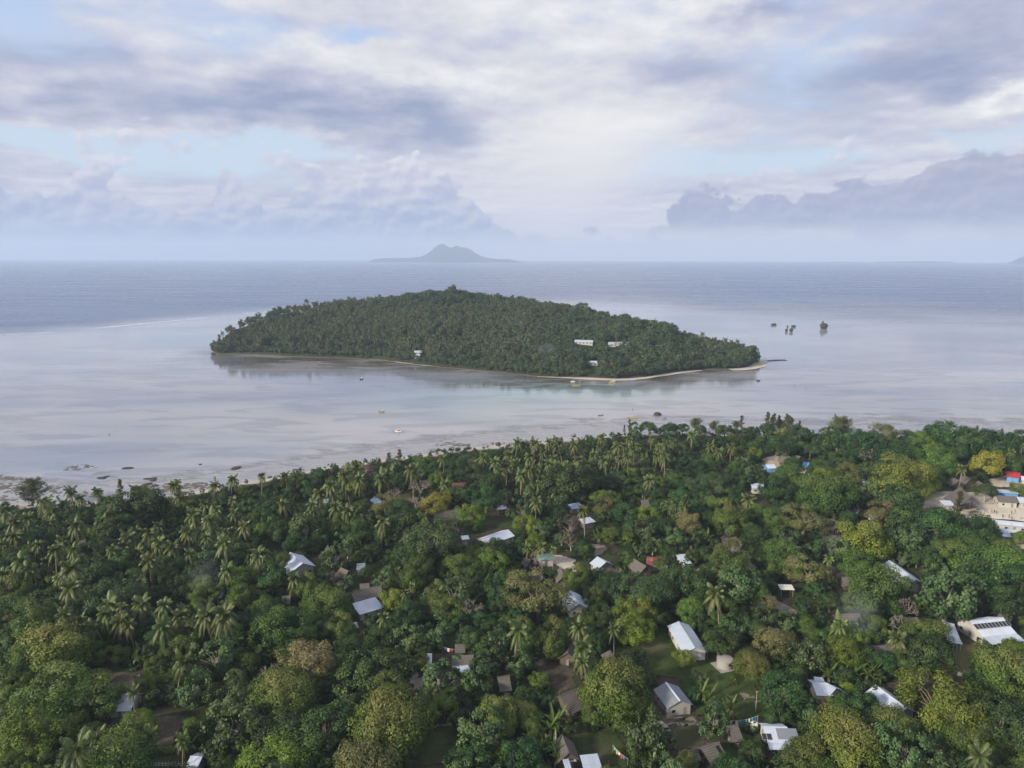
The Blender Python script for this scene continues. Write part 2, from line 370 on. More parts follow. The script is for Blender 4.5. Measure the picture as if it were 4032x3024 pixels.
# ---- mainland ground
def ground_mat(T, out):
    P = T.pos(); z = T.sep(P)[2]
    n = T.noise(P, .09, 5, .6, dim='2D'); n2 = T.noise(P, .7, 4, .65, dim='2D')
    soil = T.mix(n2, (.030, .026, .020), (.075, .062, .045))
    grass = T.mix(n2, (.020, .035, .012), (.050, .070, .024))
    c = T.mix(T.ss(.42, .58, n), soil, grass)
    sand = T.mix(n2, (.34, .31, .27), (.52, .48, .42))
    c = T.mix(T.ss(1.75, 1.35, T.mad(T.sub(n2, .5), .5, z)), c, sand)
    principled(T, out, c, .9, .15, 0, T.bump(n2, .4, .2))
ground_m = material('village_ground', ground_mat)
def shore_y(x):
    s = np.array([tuple(q) for q in SHORE]); return np.interp(x, s[:, 0], s[:, 1])
def build_ground():
    xs = np.linspace(-620, 700, 331); v = []; f = []
    offs = np.concatenate([[6, 2, 0, -2, -5, -9, -14], -np.linspace(20, 520, 70)])
    for o in offs:
        y = np.maximum(shore_y(xs) + o + (fbm(xs / 14, np.zeros_like(xs), 3, 2) - .5) * 5 * (abs(o) < 30), -60)
        hgt = np.interp(-o, [-6, 0, 5, 10, 18, 600], [-.8, 0.02, .75, 1.4, GZ, GZ]) + (0 if o > -12 else 1) * (fbm(xs / 25, y / 25, 3, 4) - .5) * .25
        v += list(zip(xs, y, hgt))
    n = len(xs)
    for i in range(len(offs) - 1):
        for k in range(n - 1): f.append((i * n + k, i * n + k + 1, (i + 1) * n + k + 1, (i + 1) * n + k)[::-1])
    tag(link('ground', mesh('ground', v, f, ground_m, True)), 'dark soil and grass under the village trees edged by pale beach sand', kind='structure')
build_ground()

# ---- wet tidal flat off the beach: a sheet of sand with shallow pools
def flat_mat(T, out):
    P = T.pos(); e = T.attr('edge')
    n = T.noise(T.v('MULTIPLY', P, (.05, .12, 0)), 1., 6, .62, .3, dim='2D'); n2 = T.noise(T.v('MULTIPLY', P, (.35, .8, 0)), 1., 4, .6, dim='2D')
    c = T.mix(T.ss(.3, .7, n), (.205, .212, .245), (.31, .305, .32))
    c = T.mix(T.mul(T.ss(.56, .68, T.mad(n2, .35, T.mul(n, .65))), .7), c, (.14, .13, .115))
    b = principled(T, out, c, T.ss(.40, .60, n, .10, .30), .5); b.inputs['IOR'].default_value = 1.333
    tr = T.n.new('ShaderNodeBsdfTransparent'); mx = T.n.new('ShaderNodeMixShader')
    T.put(mx.inputs[0], T.ss(.30, .62, T.mad(T.sub(n, .5), .9, e))); T.l.new(tr.outputs[0], mx.inputs[1]); T.l.new(b.outputs[0], mx.inputs[2]); T.l.new(mx.outputs[0], out.inputs['Surface'])
flat_m = material('wet_sand', flat_mat)
def build_flat():
    xs = np.linspace(-480, 600, 181); os_ = np.linspace(-2, 1, 31); v = []; f = []; e = []
    wid = np.interp(xs, [-480, -200, -60, 60, 150, 300, 600], [60, 60, 70, 75, 80, 110, 140])
    for t in np.linspace(-.06, 1, 26):
        v += list(zip(xs, shore_y(xs) + t * wid, np.full(len(xs), .035))); e += [1 - max(t, 0)] * len(xs)
    n = len(xs)
    for i in range(25):
        for k in range(n - 1): f.append((i * n + k, i * n + k + 1, (i + 1) * n + k + 1, (i + 1) * n + k))
    me = mesh('tidal_flat', v, f, flat_m); a = me.attributes.new('edge', 'FLOAT', 'POINT'); a.data.foreach_set('value', np.array(e, np.float32))
    tag(link('tidal_flat_beach', me), 'wet sandy tidal flat with thin pools along the beach', kind='structure')
build_flat()

# ---- reef rock on the flat
rock_m = plain('reef_rock', (.045, .040, .036), .8, .5, .6)
def rock_mesh(seed, flat=.3):
    r = np.random.default_rng(seed); bm = bmesh.new(); bmesh.ops.create_icosphere(bm, subdivisions=2, radius=1)
    for vtx in bm.verts:
        p = vtx.co; k = .75 + .5 * float(fbm(np.array([p.x * 1.7 + seed]), np.array([p.y * 1.7 + p.z]), 3, seed)[0]); vtx.co = Vector((p.x * k, p.y * k * r.uniform(.9, 1.1), p.z * k * flat))
    me = bpy.data.meshes.new('reef_rock'); bm.to_mesh(me); bm.free(); me.materials.append(rock_m); return me
ROCKS = [rock_mesh(i) for i in range(4)]
shelf_m = plain('reef_shelf', (.115, .102, .088), .8, .45, .5)
def rock_field(label, areas, seed):
    r = np.random.default_rng(seed); V = []; F = []
    base = [np.array([v.co[:] for v in m.vertices]) for m in ROCKS]; fc = [[tuple(q.vertices) for q in m.polygons] for m in ROCKS]
    for (rg, x, y, sx, sy, n, s0, s1) in areas:
        for _ in range(n):
            c = at(rg, x + r.normal() * sx, y + r.normal() * sy)
            if c.y < shore_y(np.array([c.x]))[0] + 2: continue
            k = int(r.integers(4)); s = r.uniform(s0, s1) * r.uniform(.5, 1.2); w = r.uniform(0, 6.28); q = base[k] * [s * 1.8, s, s * .35]
            q = np.c_[q[:, 0] * math.cos(w) - q[:, 1] * math.sin(w), q[:, 0] * math.sin(w) + q[:, 1] * math.cos(w), q[:, 2]] + [c.x, c.y, .02]
            o = len(V); V += q.tolist(); F += [tuple(i + o for i in g) for g in fc[k]]
    tag(link('reef_rubble', mesh('reef_rubble', V, F, shelf_m, True)), label, 'rocks', 'reef rock on the tidal flat', 'stuff')
rock_field('dark weedy rubble on the flat at the left end of the beach', [('A', 60, 270, 110, 25, 90, .4, 1.3), ('A', 440, 290, 70, 20, 60, .4, 1.1), ('A', 80, 185, 80, 9, 40, .4, 1.1), ('A', 40, 370, 60, 25, 40, .4, 1.0)], 5)
rock_field('long low rocks where palms lean over the beach', [('A', 1650, 255, 140, 14, 90, .5, 1.3), ('A', 1400, 285, 60, 12, 50, .4, 1.1), ('A', 800, 330, 60, 15, 40, .4, 1.0)], 6)
rock_field('brown mottled reef patches off the bend of the beach', [('K', 600, 368, 60, 8, 45, .4, 1.3), ('K', 480, 405, 60, 5, 26, .4, 1.0), ('K', 800, 365, 60, 4, 20, .3, .9), ('A', 640, 100, 45, 12, 30, .4, 1.0), ('A', 760, 80, 30, 8, 16, .4, .9)], 7)
for i, (x, y, s, w) in enumerate(((1105, 95, 2.6, 'dark reef rock farthest out on the flat before the leftmost beach palms'), (1265, 238, 2.8, 'dark oval rock nearest the beach sand on the flat'), (1340, 245, 2.0, 'second dark rock beside the oval one near the beach sand'),
        (1320, 183, 1.9, 'small dark rock pair on the flat, upper one'), (1325, 197, 2.3, 'small dark rock pair on the flat, lower one'), (1275, 187, 1.9, 'small rock just seaward of the dark rock pair'), (2040, 96, 3.0, 'broad dark rock on the flat below the bend of the beach'),
        (880, 182, 2.2, 'dark flat rock in the middle of the scattered row'), (912, 170, 1.7, 'small rock touching the scattered row on the flat'), (1730, 62, 1.2, 'tiny lone black rock far out on the flat'))):
    o = link('reef_rock', ROCKS[i % 4], loc=at('A', x, y, .05), rot=(0, 0, i * 1.3), scale=(s * 1.3, s * .75, s * .6)); tag(o, w, 'rock', 'single rocks on the tidal flat')

# ================================================================== wooded island in the lagoon
isl_m = material('island_ground', lambda T, out: principled(T, out, T.mix(T.ss(.75, .35, T.sep(T.pos())[2]), T.mix(T.noise(T.pos(), .3, 4), (.02, .03, .014), (.05, .055, .03)), T.mix(T.noise(T.pos(), .4, 3), (.06, .055, .05), (.16, .14, .12))), .9, .1))
SKYL = [(459, 757), (463, 745), (480, 726), (500, 706), (540, 690), (600, 669), (700, 656), (800, 646), (900, 637), (950, 631), (975, 629), (1010, 632), (1100, 645), (1170, 656), (1250, 671), (1300, 681), (1400, 702), (1450, 713), (1500, 728), (1560, 738), (1600, 743), (1625, 757), (1640, 778)]
def island_cols(n=150):
    """columns of the island: bearing, front shore distance, ridge distance, ridge ground height"""
    fr = np.array([[*at('X', *q)[:2]] for q in ISL_FRONT]); b_f = fr[:, 0] / fr[:, 1]; o = np.argsort(b_f); b_f = b_f[o]; y_f = fr[o, 1]
    B = np.linspace(b_f[0], b_f[-1], n); YF = np.interp(B, b_f, y_f)
    u = (B - B[0]) / (B[-1] - B[0])
    YR = YF + np.interp(u, [0, .04, .15, .35, .5, .7, .9, 1], [6, 40, 150, 270, 285, 220, 90, 6])
    sk = np.array([px('W', *q) for q in SKYL]); zs = []
    for b, y in zip(B, YR):
        fx = proj((b * y, y, 20.0))[0]; fy = np.interp(fx, sk[:, 0], sk[:, 1]); d = ray(fx, fy); zs.append(CAM_H + d[2] * y / d[1])
    ZR = np.array(zs) - np.interp(u, [0, .05, .2, .8, .97, 1], [3, 6, 8.5, 8.5, 9, 5]); ZR = np.maximum(ZR, 1.2)
    return B, YF, YR, ZR
IB, IYF, IYR, IZR = island_cols()
def isl_z(b, t):
    """ground height; t 0 front shore .. 1 ridge .. 2 back shore"""
    zr = np.interp(b, IB, IZR)
    rise = np.where(t <= 1, (np.clip(t, 0, 1) ** 1.05) * .93 + .07 * np.clip(t / .012, 0, 1), np.cos(np.clip(t - 1, 0, 1) * math.pi / 2) ** 1.2)
    return zr * rise
def isl_y(b, t):
    yf = np.interp(b, IB, IYF); yr = np.interp(b, IB, IYR); back = (yr - yf) * .9 + 20
    return np.where(t <= 1, yf + (yr - yf) * t, yr + back * (t - 1))
def build_island():
    ts = np.concatenate([[-.02, 0, .015, .03, .05, .08], np.linspace(.12, 1, 24), np.linspace(1.05, 2, 14)]); v = []; f = []; n = len(IB)
    for t in ts:
        y = isl_y(IB, np.full(n, t)); x = IB * y; z = isl_z(IB, np.full(n, max(t, 0)))
        y = y + (fbm(x / 12, y * 0, 3, 5) - .5) * 6 * (t < .1); x = IB * y
        z = z + (fbm(x / 30, y / 30, 4, 6) - .5) * 3 * (.1 < t < 1.9) - (.6 if t < 0 else 0) - (.8 if t == 2 else 0) + (.25 if 0 < t < .04 else 0)
        v += list(zip(x, y, z))
    for i in range(len(ts) - 1):
        for k in range(n - 1): f.append((i * n + k, i * n + k + 1, (i + 1) * n + k + 1, (i + 1) * n + k))
    tag(link('island_terrain', mesh('island_terrain', v, f, isl_m, True)), 'low wooded island hill in the lagoon with a sandy front shore', kind='structure')
build_island()
# sand beaches and spit of the island
sand_m = plain('coral_sand', (.50, .46, .40), .9, .2, .05, .1)
def sheet(name, pts, z, m, jit=0., sub=6, seed=1):
    """flat patch with a ragged outline and a little thickness"""
    from mathutils.geometry import tessellate_polygon
    P = []; k = len(pts); r = np.random.default_rng(seed)
    for i in range(k):
        a = np.array(pts[i][:2]); b = np.array(pts[(i + 1) % k][:2])
        for j in range(sub): P.append(a + (b - a) * j / sub + r.normal(size=2) * jit)
    n = len(P); v = [(*p, z) for p in P] + [(*p, z - .08) for p in P]
    ar = sum(P[i][0] * P[(i + 1) % n][1] - P[(i + 1) % n][0] * P[i][1] for i in range(n))
    f = []
    for t in tessellate_polygon([[Vector((*p, 0)) for p in P]]):
        q = [P[i] for i in t]; cr = (q[1][0] - q[0][0]) * (q[2][1] - q[0][1]) - (q[1][1] - q[0][1]) * (q[2][0] - q[0][0]); f.append(tuple(t) if cr > 0 else tuple(t)[::-1])
    f += [(i, n + i, n + (i + 1) % n, (i + 1) % n) for i in range(n)]
    return mesh(name, v, f, m)
def beach(label, front, back, w):
    pts = [at(*q) for q in front] + [at(*q) for q in back[::-1]]
    tag(link('island_beach', sheet('island_beach', pts, .22, sand_m, w, 4, len(front))), label, kind='structure')
def ribbon_beach(label, reg, line, w):
    L = [np.array(at(reg, *q)[:2]) for q in line]; tag(strip(L, w, .25, 11, .05, 5, 1.0).build('island_beach', sand_m), label, kind='structure')
ribbon_beach('pale sand beach on the island shore facing the village', 'J', [(370, 685), (500, 690), (640, 697), (780, 704), (900, 708), (1000, 706), (1100, 694), (1200, 678), (1300, 663), (1400, 650), (1460, 644)], 4)
ribbon_beach('sand point at the right tip of the island', 'J', [(1660, 640), (1730, 637), (1790, 630), (1835, 612), (1858, 590), (1875, 578)], 6.5)
ribbon_beach('thin sand strip under the island trees left of the boats', 'I', [(1380, 668), (1500, 683), (1640, 702), (1760, 718), (1900, 733), (2060, 745), (2200, 755)], 5)
tag(strip([np.array(at('J', *q)[:2]) for q in ((1870, 582), (1930, 579), (1990, 576), (2035, 576))], 4, .2, 4, .1, 4, 1).build('rock_spit', rock_m), 'dark rocky spit running off the right tip of the island', kind='structure')

# ================================================================== far land
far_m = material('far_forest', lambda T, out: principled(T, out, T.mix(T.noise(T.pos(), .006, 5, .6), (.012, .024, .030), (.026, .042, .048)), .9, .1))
def far_island(name, label, reg, prof, dist, base_y, depth, rough=.13):
    """hill mass: profile (photo outline) gives crest height at that distance; slopes fall to the sea front and back"""
    P = np.array([px(reg, *q) for q in prof]); xs = np.linspace(P[0, 0], P[-1, 0], 160); ys = np.interp(xs, P[:, 0], P[:, 1]); v = []; f = []
    crest = []
    for fx, fy in zip(xs, ys):
        d = ray(fx, fy); crest.append((d[0] / d[1] * dist, max(2., CAM_H + d[2] / d[1] * dist)))
    X = np.array([c[0] for c in crest]); Z = np.array([c[1] for c in crest]); Z[0] = Z[-1] = 0
    rows = np.linspace(-1, 1, 41)
    for t in rows:
        dep = depth * (.35 + .65 * np.clip(Z / Z.max(), 0, 1)); y = dist + t * dep
        prof_t = (1 - abs(t)) ** 1.25
        z = Z * prof_t * (1 + rough * (fbm(X / 160, y / 160, 4, 7) - .5) * 4 * (0.02 < abs(t)) * (abs(t) < .98)) - (3 if abs(t) > .99 else 0)
        v += list(zip(X * (1 + t * dep / dist * .2), y, z))
    n = len(X)
    for i in range(len(rows) - 1):
        for k in range(n - 1): f.append((i * n + k, i * n + k + 1, (i + 1) * n + k + 1, (i + 1) * n + k))
    o = tag(link(name, mesh(name, v, f, far_m, True)), label, kind='structure'); return o
far_island('distant_mountain', 'hazy blue volcanic island with twin topped peak on the horizon', 'M', [(150, 312), (170, 292), (190, 277), (300, 268), (420, 266), (600, 263), (700, 255), (770, 225), (830, 180), (870, 145), (910, 117), (940, 108), (970, 117), (1000, 138), (1020, 150), (1090, 145), (1130, 147), (1200, 153), (1260, 175), (1310, 215), (1360, 240), (1420, 262), (1560, 278), (1660, 277), (1700, 285), (1780, 298), (1815, 314)], 15000, 318, 1500)
far_island('distant_hill', 'hazy foot of a hill at the right edge of the horizon', 'X', [(3980, 1038), (3995, 1030), (4010, 1018), (4032, 1009), (4080, 990), (4200, 960), (4400, 1000), (4520, 1038)], 14000, 1038, 900)
far_island('low_islet', 'long flat islet line on the right horizon', 'X', [(3440, 1035), (3450, 1031), (3600, 1029), (3740, 1030), (3757, 1036)], 16000, 1035, 250, .02)
far_island('low_islet', 'shorter flat islet line left of the long one on the horizon', 'X', [(3210, 1035), (3220, 1032), (3300, 1030), (3370, 1031), (3380, 1036)], 16500, 1035, 250, .02)
# ================================================================== plants: one mesh set per kind, shared by its copies
def leaf_material(name, dark, mid, light, flush=None, trans=.20, rough=.55, hue=.12):
    """leaf colour varies per leaf (tone), per tree (random) and with new growth (flush attribute)"""
    def fn(T, out):
        t = T.attr('tone'); r = T.rnd()
        c = T.mix(T.ss(0., .5, t, kind='LINEAR'), dark, mid); c = T.mix(T.ss(.5, 1., t, kind='LINEAR'), c, light)
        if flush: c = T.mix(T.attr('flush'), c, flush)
        c = T.mix(T.mul(r, .32), c, tuple(x * y for x, y in zip(mid, (.55, .72, .75))))
        hs = T.n.new('ShaderNodeHueSaturation'); T.put(hs.inputs['Hue'], T.ss(0, 1, T.m('FRACT', T.mul(r, 7.31)), .5 - hue * .14, .5 + hue * .16)); T.put(hs.inputs['Value'], T.ss(0, 1, T.m('FRACT', T.mul(r, 3.77)), .78, 1.22, 'LINEAR')); T.put(hs.inputs['Color'], c)
        c = hs.outputs[0]
        b = principled(T, None, c, rough, .35)
        tr = T.n.new('ShaderNodeBsdfTranslucent'); T.put(tr.inputs['Color'], T.mix(1., c, (1.25, 1.25, .7), 'MULTIPLY'))
        mx = T.n.new('ShaderNodeMixShader'); mx.inputs[0].default_value = trans
        T.l.new(b.outputs[0], mx.inputs[1]); T.l.new(tr.outputs[0], mx.inputs[2]); T.l.new(mx.outputs[0], out.inputs['Surface'])
    return material(name, fn)
LM = {
 'dense': leaf_material('leaf_dense', (.020, .052, .012), (.068, .130, .022), (.165, .235, .040), (.200, .178, .062)),
 'mango': leaf_material('leaf_mango', (.040, .080, .013), (.118, .170, .024), (.215, .255, .042), (.255, .215, .080)),
 'lime': leaf_material('leaf_lime', (.050, .098, .012), (.125, .190, .020), (.215, .265, .034), (.190, .200, .050)),
 'dark': leaf_material('leaf_dark', (.009, .028, .010), (.031, .078, .019), (.095, .165, .038)),
 'loose': leaf_material('leaf_loose', (.030, .065, .022), (.075, .130, .045), (.150, .205, .080)),
 'spread': leaf_material('leaf_spread', (.022, .054, .020), (.056, .104, .034), (.105, .155, .055), (.13, .135, .07)),
 'tan': leaf_material('leaf_tan', (.070, .082, .024), (.150, .152, .050), (.235, .225, .085), (.22, .19, .10)),
 'brown': leaf_material('leaf_brown', (.085, .062, .050), (.150, .110, .092), (.200, .155, .130), trans=.1),
 'yellow': leaf_material('leaf_yellow', (.13, .15, .022), (.31, .30, .045), (.46, .43, .085), trans=.3, hue=.05),
 'palm': leaf_material('leaf_palm', (.034, .060, .014), (.086, .122, .032), (.180, .205, .072), (.20, .15, .07), trans=.2, rough=.45),
 'banana': leaf_material('leaf_banana', (.050, .090, .018), (.090, .145, .028), (.150, .205, .050), (.17, .12, .06), trans=.3, rough=.4),
 'casua': leaf_material('leaf_casuarina', (.040, .052, .026), (.080, .090, .045), (.130, .135, .072), trans=.15),
 'farpalm_shaded': leaf_material('leaf_far_palm_shaded', (.022, .040, .017), (.066, .088, .034), (.140, .150, .066), (.13, .11, .06), trans=.1),  # cloud shade over the island is put into these darker leaf colours
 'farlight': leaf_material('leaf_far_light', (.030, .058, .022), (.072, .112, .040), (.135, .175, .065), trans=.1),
 'fardark_shaded': leaf_material('leaf_far_tree_shaded', (.012, .032, .014), (.036, .074, .028), (.085, .128, .048), trans=.1),  # island broadleaf, colour darkened for the same cloud shade
 'feather': leaf_material('leaf_feather', (.070, .085, .045), (.120, .130, .070), (.175, .180, .100), trans=.2),
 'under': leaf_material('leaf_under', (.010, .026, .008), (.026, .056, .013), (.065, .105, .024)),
}
bark_m = plain('bark', (.17, .14, .11), .9, .4, 2.0); bark_pale = plain('bark_pale', (.30, .27, .24), .9, .3, 1.5); palm_bark = plain('palm_bark', (.24, .19, .145), .9, .3, 3.0); twig_m = plain('bare_twig', (.27, .235, .205), .9, .25, 1.0)

def leaves(r, C, N, size, asp=.55, tilt=.36):
    """rhombic leaf (cluster) faces at C facing roughly N"""
    n = len(C); N = N + r.normal(size=(n, 3)) * tilt; N /= np.linalg.norm(N, axis=1)[:, None] + 1e-9
    A = np.cross(N, r.normal(size=(n, 3))); A /= np.linalg.norm(A, axis=1)[:, None] + 1e-9; B = np.cross(N, A)
    s = (size * r.uniform(.65, 1.35, n))[:, None]; w = s * asp
    bend = N * s * .18
    return np.stack([C - A * s * .5 - bend * .5, C + B * w * .5 + bend * .3, C + A * s * .5 - bend * .5, C - B * w * .5 + bend * .3], 1).reshape(-1, 3)
def sphere_dirs(r, n):
    d = r.normal(size=(n, 3)); return d / np.linalg.norm(d, axis=1)[:, None]
def wood(pts_list, mat, name='trunk', n=6):
    mb = MB()
    for pts, rad in pts_list: mb.tube(pts, rad, n)
    return mb.mesh(name, mat, True)
def limb(r, a, b, r0, r1, wob=.12, k=5):
    a = np.array(a, float); b = np.array(b, float); L = np.linalg.norm(b - a); P = []
    for i in range(k):
        t = i / (k - 1); P.append(a + (b - a) * t + r.normal(size=3) * L * wob * .4 * math.sin(math.pi * t) + np.array([0, 0, L * wob * math.sin(math.pi * t) * .5]))
    return P, [r0 + (r1 - r0) * i / (k - 1) for i in range(k)]
def broadleaf(seed, kind, R, H, n_clump, n_leaf, leaf, skirt=.35, flat=.85, clump=.30, flush=0., hollow=.0, asp=.6, loose=.14):
    """tree with a crown of leaf clumps: R crown radius, H total height. returns (trunk mesh, crown mesh)"""
    r = np.random.default_rng(seed); zc = H - R * flat
    # clump centres over an irregular dome
    lobes = sphere_dirs(r, 5); fdir = sphere_dirs(r, 1)[0]; fdir[2] = abs(fdir[2]) + .4; lobe_a = r.uniform(.05, .50, 5)
    cs = []
    i = 0
    while len(cs) < n_clump:
        d = sphere_dirs(r, 1)[0]
        if d[2] < -skirt: continue
        k = .72 + sum(a * max(0, d @ l) ** 3 for a, l in zip(lobe_a, lobes)) + r.normal() * .05 - .12 * hollow
        dep = 1.0 if r.random() > .28 else r.uniform(.4, .9)
        p = d * k * dep * R; p[2] *= flat; cs.append((p, r.uniform(.7, 1.3) * clump * R, d, r.normal()))
    V = []; tone = []; fl = []
    per = n_leaf // n_clump
    for (p, rad, d, tb) in cs:
        m = max(8, int(per * (rad / (clump * R)) ** 2)); u = sphere_dirs(r, m); u = u[(u @ d) > -.45]; m = len(u)
        rr = rad * (1 - np.abs(r.normal(size=m)) * loose * 1.8)[:, None]
        c = p + u * rr * [1, 1, .85] + r.normal(size=(m, 3)) * leaf * .25
        nn = u * .8 + d * .35 + np.array([0, 0, .25]); V.append(leaves(r, c, nn, leaf, asp))
        tone.append(np.clip(.46 + tb * .18 + r.normal(size=m) * .13 + u[:, 2] * .06, 0, 1))
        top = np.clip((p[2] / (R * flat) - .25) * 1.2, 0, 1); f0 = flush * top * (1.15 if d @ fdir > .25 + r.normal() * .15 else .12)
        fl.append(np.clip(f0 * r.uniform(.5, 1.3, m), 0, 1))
    V = np.concatenate(V); V[:, 2] += zc
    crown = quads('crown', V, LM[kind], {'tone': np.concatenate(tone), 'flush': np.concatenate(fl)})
    w = [limb(r, (0, 0, -.3), (r.normal() * .3, r.normal() * .3, max(1.5, zc - R * flat * .45)), R * .075 + .08, R * .055 + .05, .05)]
    top = w[0][0][-1]
    for (p, rad, d, tb) in cs[:14]:
        q = np.array(p) * (.45 if kind in ('loose', 'spread') else .72) + [0, 0, zc]; w.append(limb(r, top - [0, 0, .3], q, R * .035 + .03, .03, .14))
    return wood(w, bark_m if kind in ('dense', 'dark', 'lime', 'tan', 'yellow', 'mango') else bark_pale), crown
def bare_tree(seed, R, H, mat=None):
    r = np.random.default_rng(seed); segs = []
    def grow(p, d, L, rad, lev):
        q = p + d * L; segs.append(limb(r, p, q, rad, rad * .62, .10, 4))
        if lev == 0: return
        for _ in range(3 if lev > 1 else 4):
            nd = d + r.normal(size=3) * .62 + np.array([0, 0, .12]); nd /= np.linalg.norm(nd); grow(q, nd, L * r.uniform(.62, .85), rad * .58, lev - 1)
    grow(np.array([0, 0, -.3]), np.array([0, 0, 1.]), H * .32, R * .07, 1 - 1) if False else None
    base = np.array([0, 0, H * .3]); tr = limb(r, (0, 0, -.3), base, R * .085, R * .065, .06)
    for k in range(6):
        w = k * 1.05 + r.normal() * .2; d = np.array([math.cos(w) * .75, math.sin(w) * .75, .75]); d /= np.linalg.norm(d); grow(base, d, R * .46, R * .042, 3)
    mb = MB()
    for p, q in segs: mb.tube(p, q, 4, False)
    m = mat or twig_m; t = wood([tr], m); m2 = mb.mesh('branches', m, True); return t, m2
def casuarina(seed, R, H, n=2600, col='casua', cone=True):
    r = np.random.default_rng(seed); w = [limb(r, (0, 0, -.3), (r.normal() * .3, r.normal() * .3, H * .97), R * .07 + .06, .04, .02, 6)]; V = []; tone = []
    nb = 46
    for i in range(nb):
        t = .14 + .86 * i / nb; L = R * ((1.05 - t) ** .7 if cone else math.sin(math.pi * min(.98, t * .9 + .12)) ** .6) * r.uniform(.6, 1.25) + .3; a = r.uniform(0, 6.28)
        base = np.array([0, 0, H * t]); tip = base + np.array([math.cos(a) * L, math.sin(a) * L, L * r.uniform(.25, .8)])
        w.append(limb(r, base, tip, .06, .02, .08, 4)); m = n // nb; s = r.uniform(.2, 1.05, m)[:, None]
        c = base + (tip - base) * s + r.normal(size=(m, 3)) * R * .085; d = (tip - base) / (np.linalg.norm(tip - base) + 1e-6) * .6 + r.normal(size=(m, 3)) * .35 + np.array([0, 0, -.15])
        d /= np.linalg.norm(d, axis=1)[:, None]; sd_ = np.cross(d, r.normal(size=(m, 3))); sd_ /= np.linalg.norm(sd_, axis=1)[:, None]
        l = r.uniform(.5, 1.1, m)[:, None] * (.25 + R * .14); ww = .07 + R * .008
        V.append(np.stack([c - d * l * .5 - sd_ * ww, c - d * l * .5 + sd_ * ww, c + d * l * .5 + sd_ * ww * .4, c + d * l * .5 - sd_ * ww * .4], 1).reshape(-1, 3)); tone.append(np.clip(r.normal(size=m) * .2 + .5, 0, 1))
    T_ = np.concatenate(tone); return wood(w, bark_m, n=4), quads('crown', np.concatenate(V), LM[col], {'tone': T_, 'flush': T_ * 0})
def frond(r, L, droop, lift, npair=17, wid=.23, dry=0.):
    """one palm frond pointing +X from the origin: rib and leaflets. returns quads, tone, flush"""
    V = []; tone = []; t = np.linspace(0, 1, npair + 3)
    X = L * (t - .20 * droop * t * t) / (1 + .28 * abs(lift)); Z = L * (lift * t - droop * t ** 2.1); Yb = L * .05 * r.normal() * t ** 2
    P = np.stack([X, Yb, Z], 1); tb = r.normal() * .08
    for i in range(len(t) - 1):
        w = .07 * (1 - t[i]) + .02; V.append(np.array([P[i] + [0, w, 0], P[i] - [0, w, 0], P[i + 1] - [0, w, 0], P[i + 1] + [0, w, 0]])); tone.append(.75)
    for i in range(2, len(t)):
        tg = P[i] - P[i - 1]; tg /= np.linalg.norm(tg); l = L * .25 * math.sin(math.pi * min(1, .16 + .80 * t[i])) ** .7 + .12
        for s in (-1, 1):
            d = tg * .62 + np.array([0, s * .80, 0]) + np.array([0, 0, -.42 - .25 * r.random()]); d /= np.linalg.norm(d); q = P[i]; w = tg * wid * .5 * r.uniform(.8, 1.15)
            m1 = q + d * l * .55 + [0, 0, .04]; e = q + d * l + np.array([0, 0, -.30 * l])
            V.append(np.array([q - w * .7, q + w * .7, m1 + w, m1 - w])); V.append(np.array([m1 - w, m1 + w, e + w * .25, e - w * .25])); tone += [np.clip(.5 + tb + r.normal() * .14, 0, 1), np.clip(.56 + tb + r.normal() * .14, 0, 1)]
    return np.concatenate(V), np.array(tone), np.full(len(tone), dry)
def frond_set(seed, n=24, L=3.7):
    """list of (lift angle class, yaw) describing a crown"""
    r = np.random.default_rng(seed); S = []
    for i in range(n):
        k = i / n; lift = 1.45 - 2.15 * k + r.normal() * .16; S.append((lift, .58 + .30 * k + r.uniform(-.1, .14), i * 2.39996 + r.normal() * .15, L * r.uniform(.86, 1.1) * (.88 if k < .15 else 1), 1.0 if (k > .9 and r.random() < .5) else (.35 if k > .8 else 0.)))
    return S
def rotz(V, a):
    c, s = math.cos(a), math.sin(a); return np.c_[V[:, 0] * c - V[:, 1] * s, V[:, 0] * s + V[:, 1] * c, V[:, 2]]
def palm_crown(seed, L=3.7, n=24, npair=17, wid=.23):
    r = np.random.default_rng(seed); VV = []; TT = []; FF = []
    for (lift, dr, yaw, l, dry) in frond_set(seed, n, L):
        V, t, f = frond(r, l, dr, lift, npair, wid, dry); VV.append(rotz(V, yaw)); TT.append(t); FF.append(f)
    return quads('crown', np.concatenate(VV), LM['palm'], {'tone': np.concatenate(TT), 'flush': np.concatenate(FF)})
def palm_trunk(seed, H, lean):
    r = np.random.default_rng(seed); k = 7; P = []
    for i in range(k): t = i / (k - 1); P.append((lean * (t ** 1.6), .15 * math.sin(3 * t), -.3 + (H + .3) * t))
    mb = MB(); mb.tube(P, [.26, .19, .17, .16, .15, .15, .17], 7); return mb.mesh('trunk', palm_bark, True), Vector((lean, .15 * math.sin(3), H))
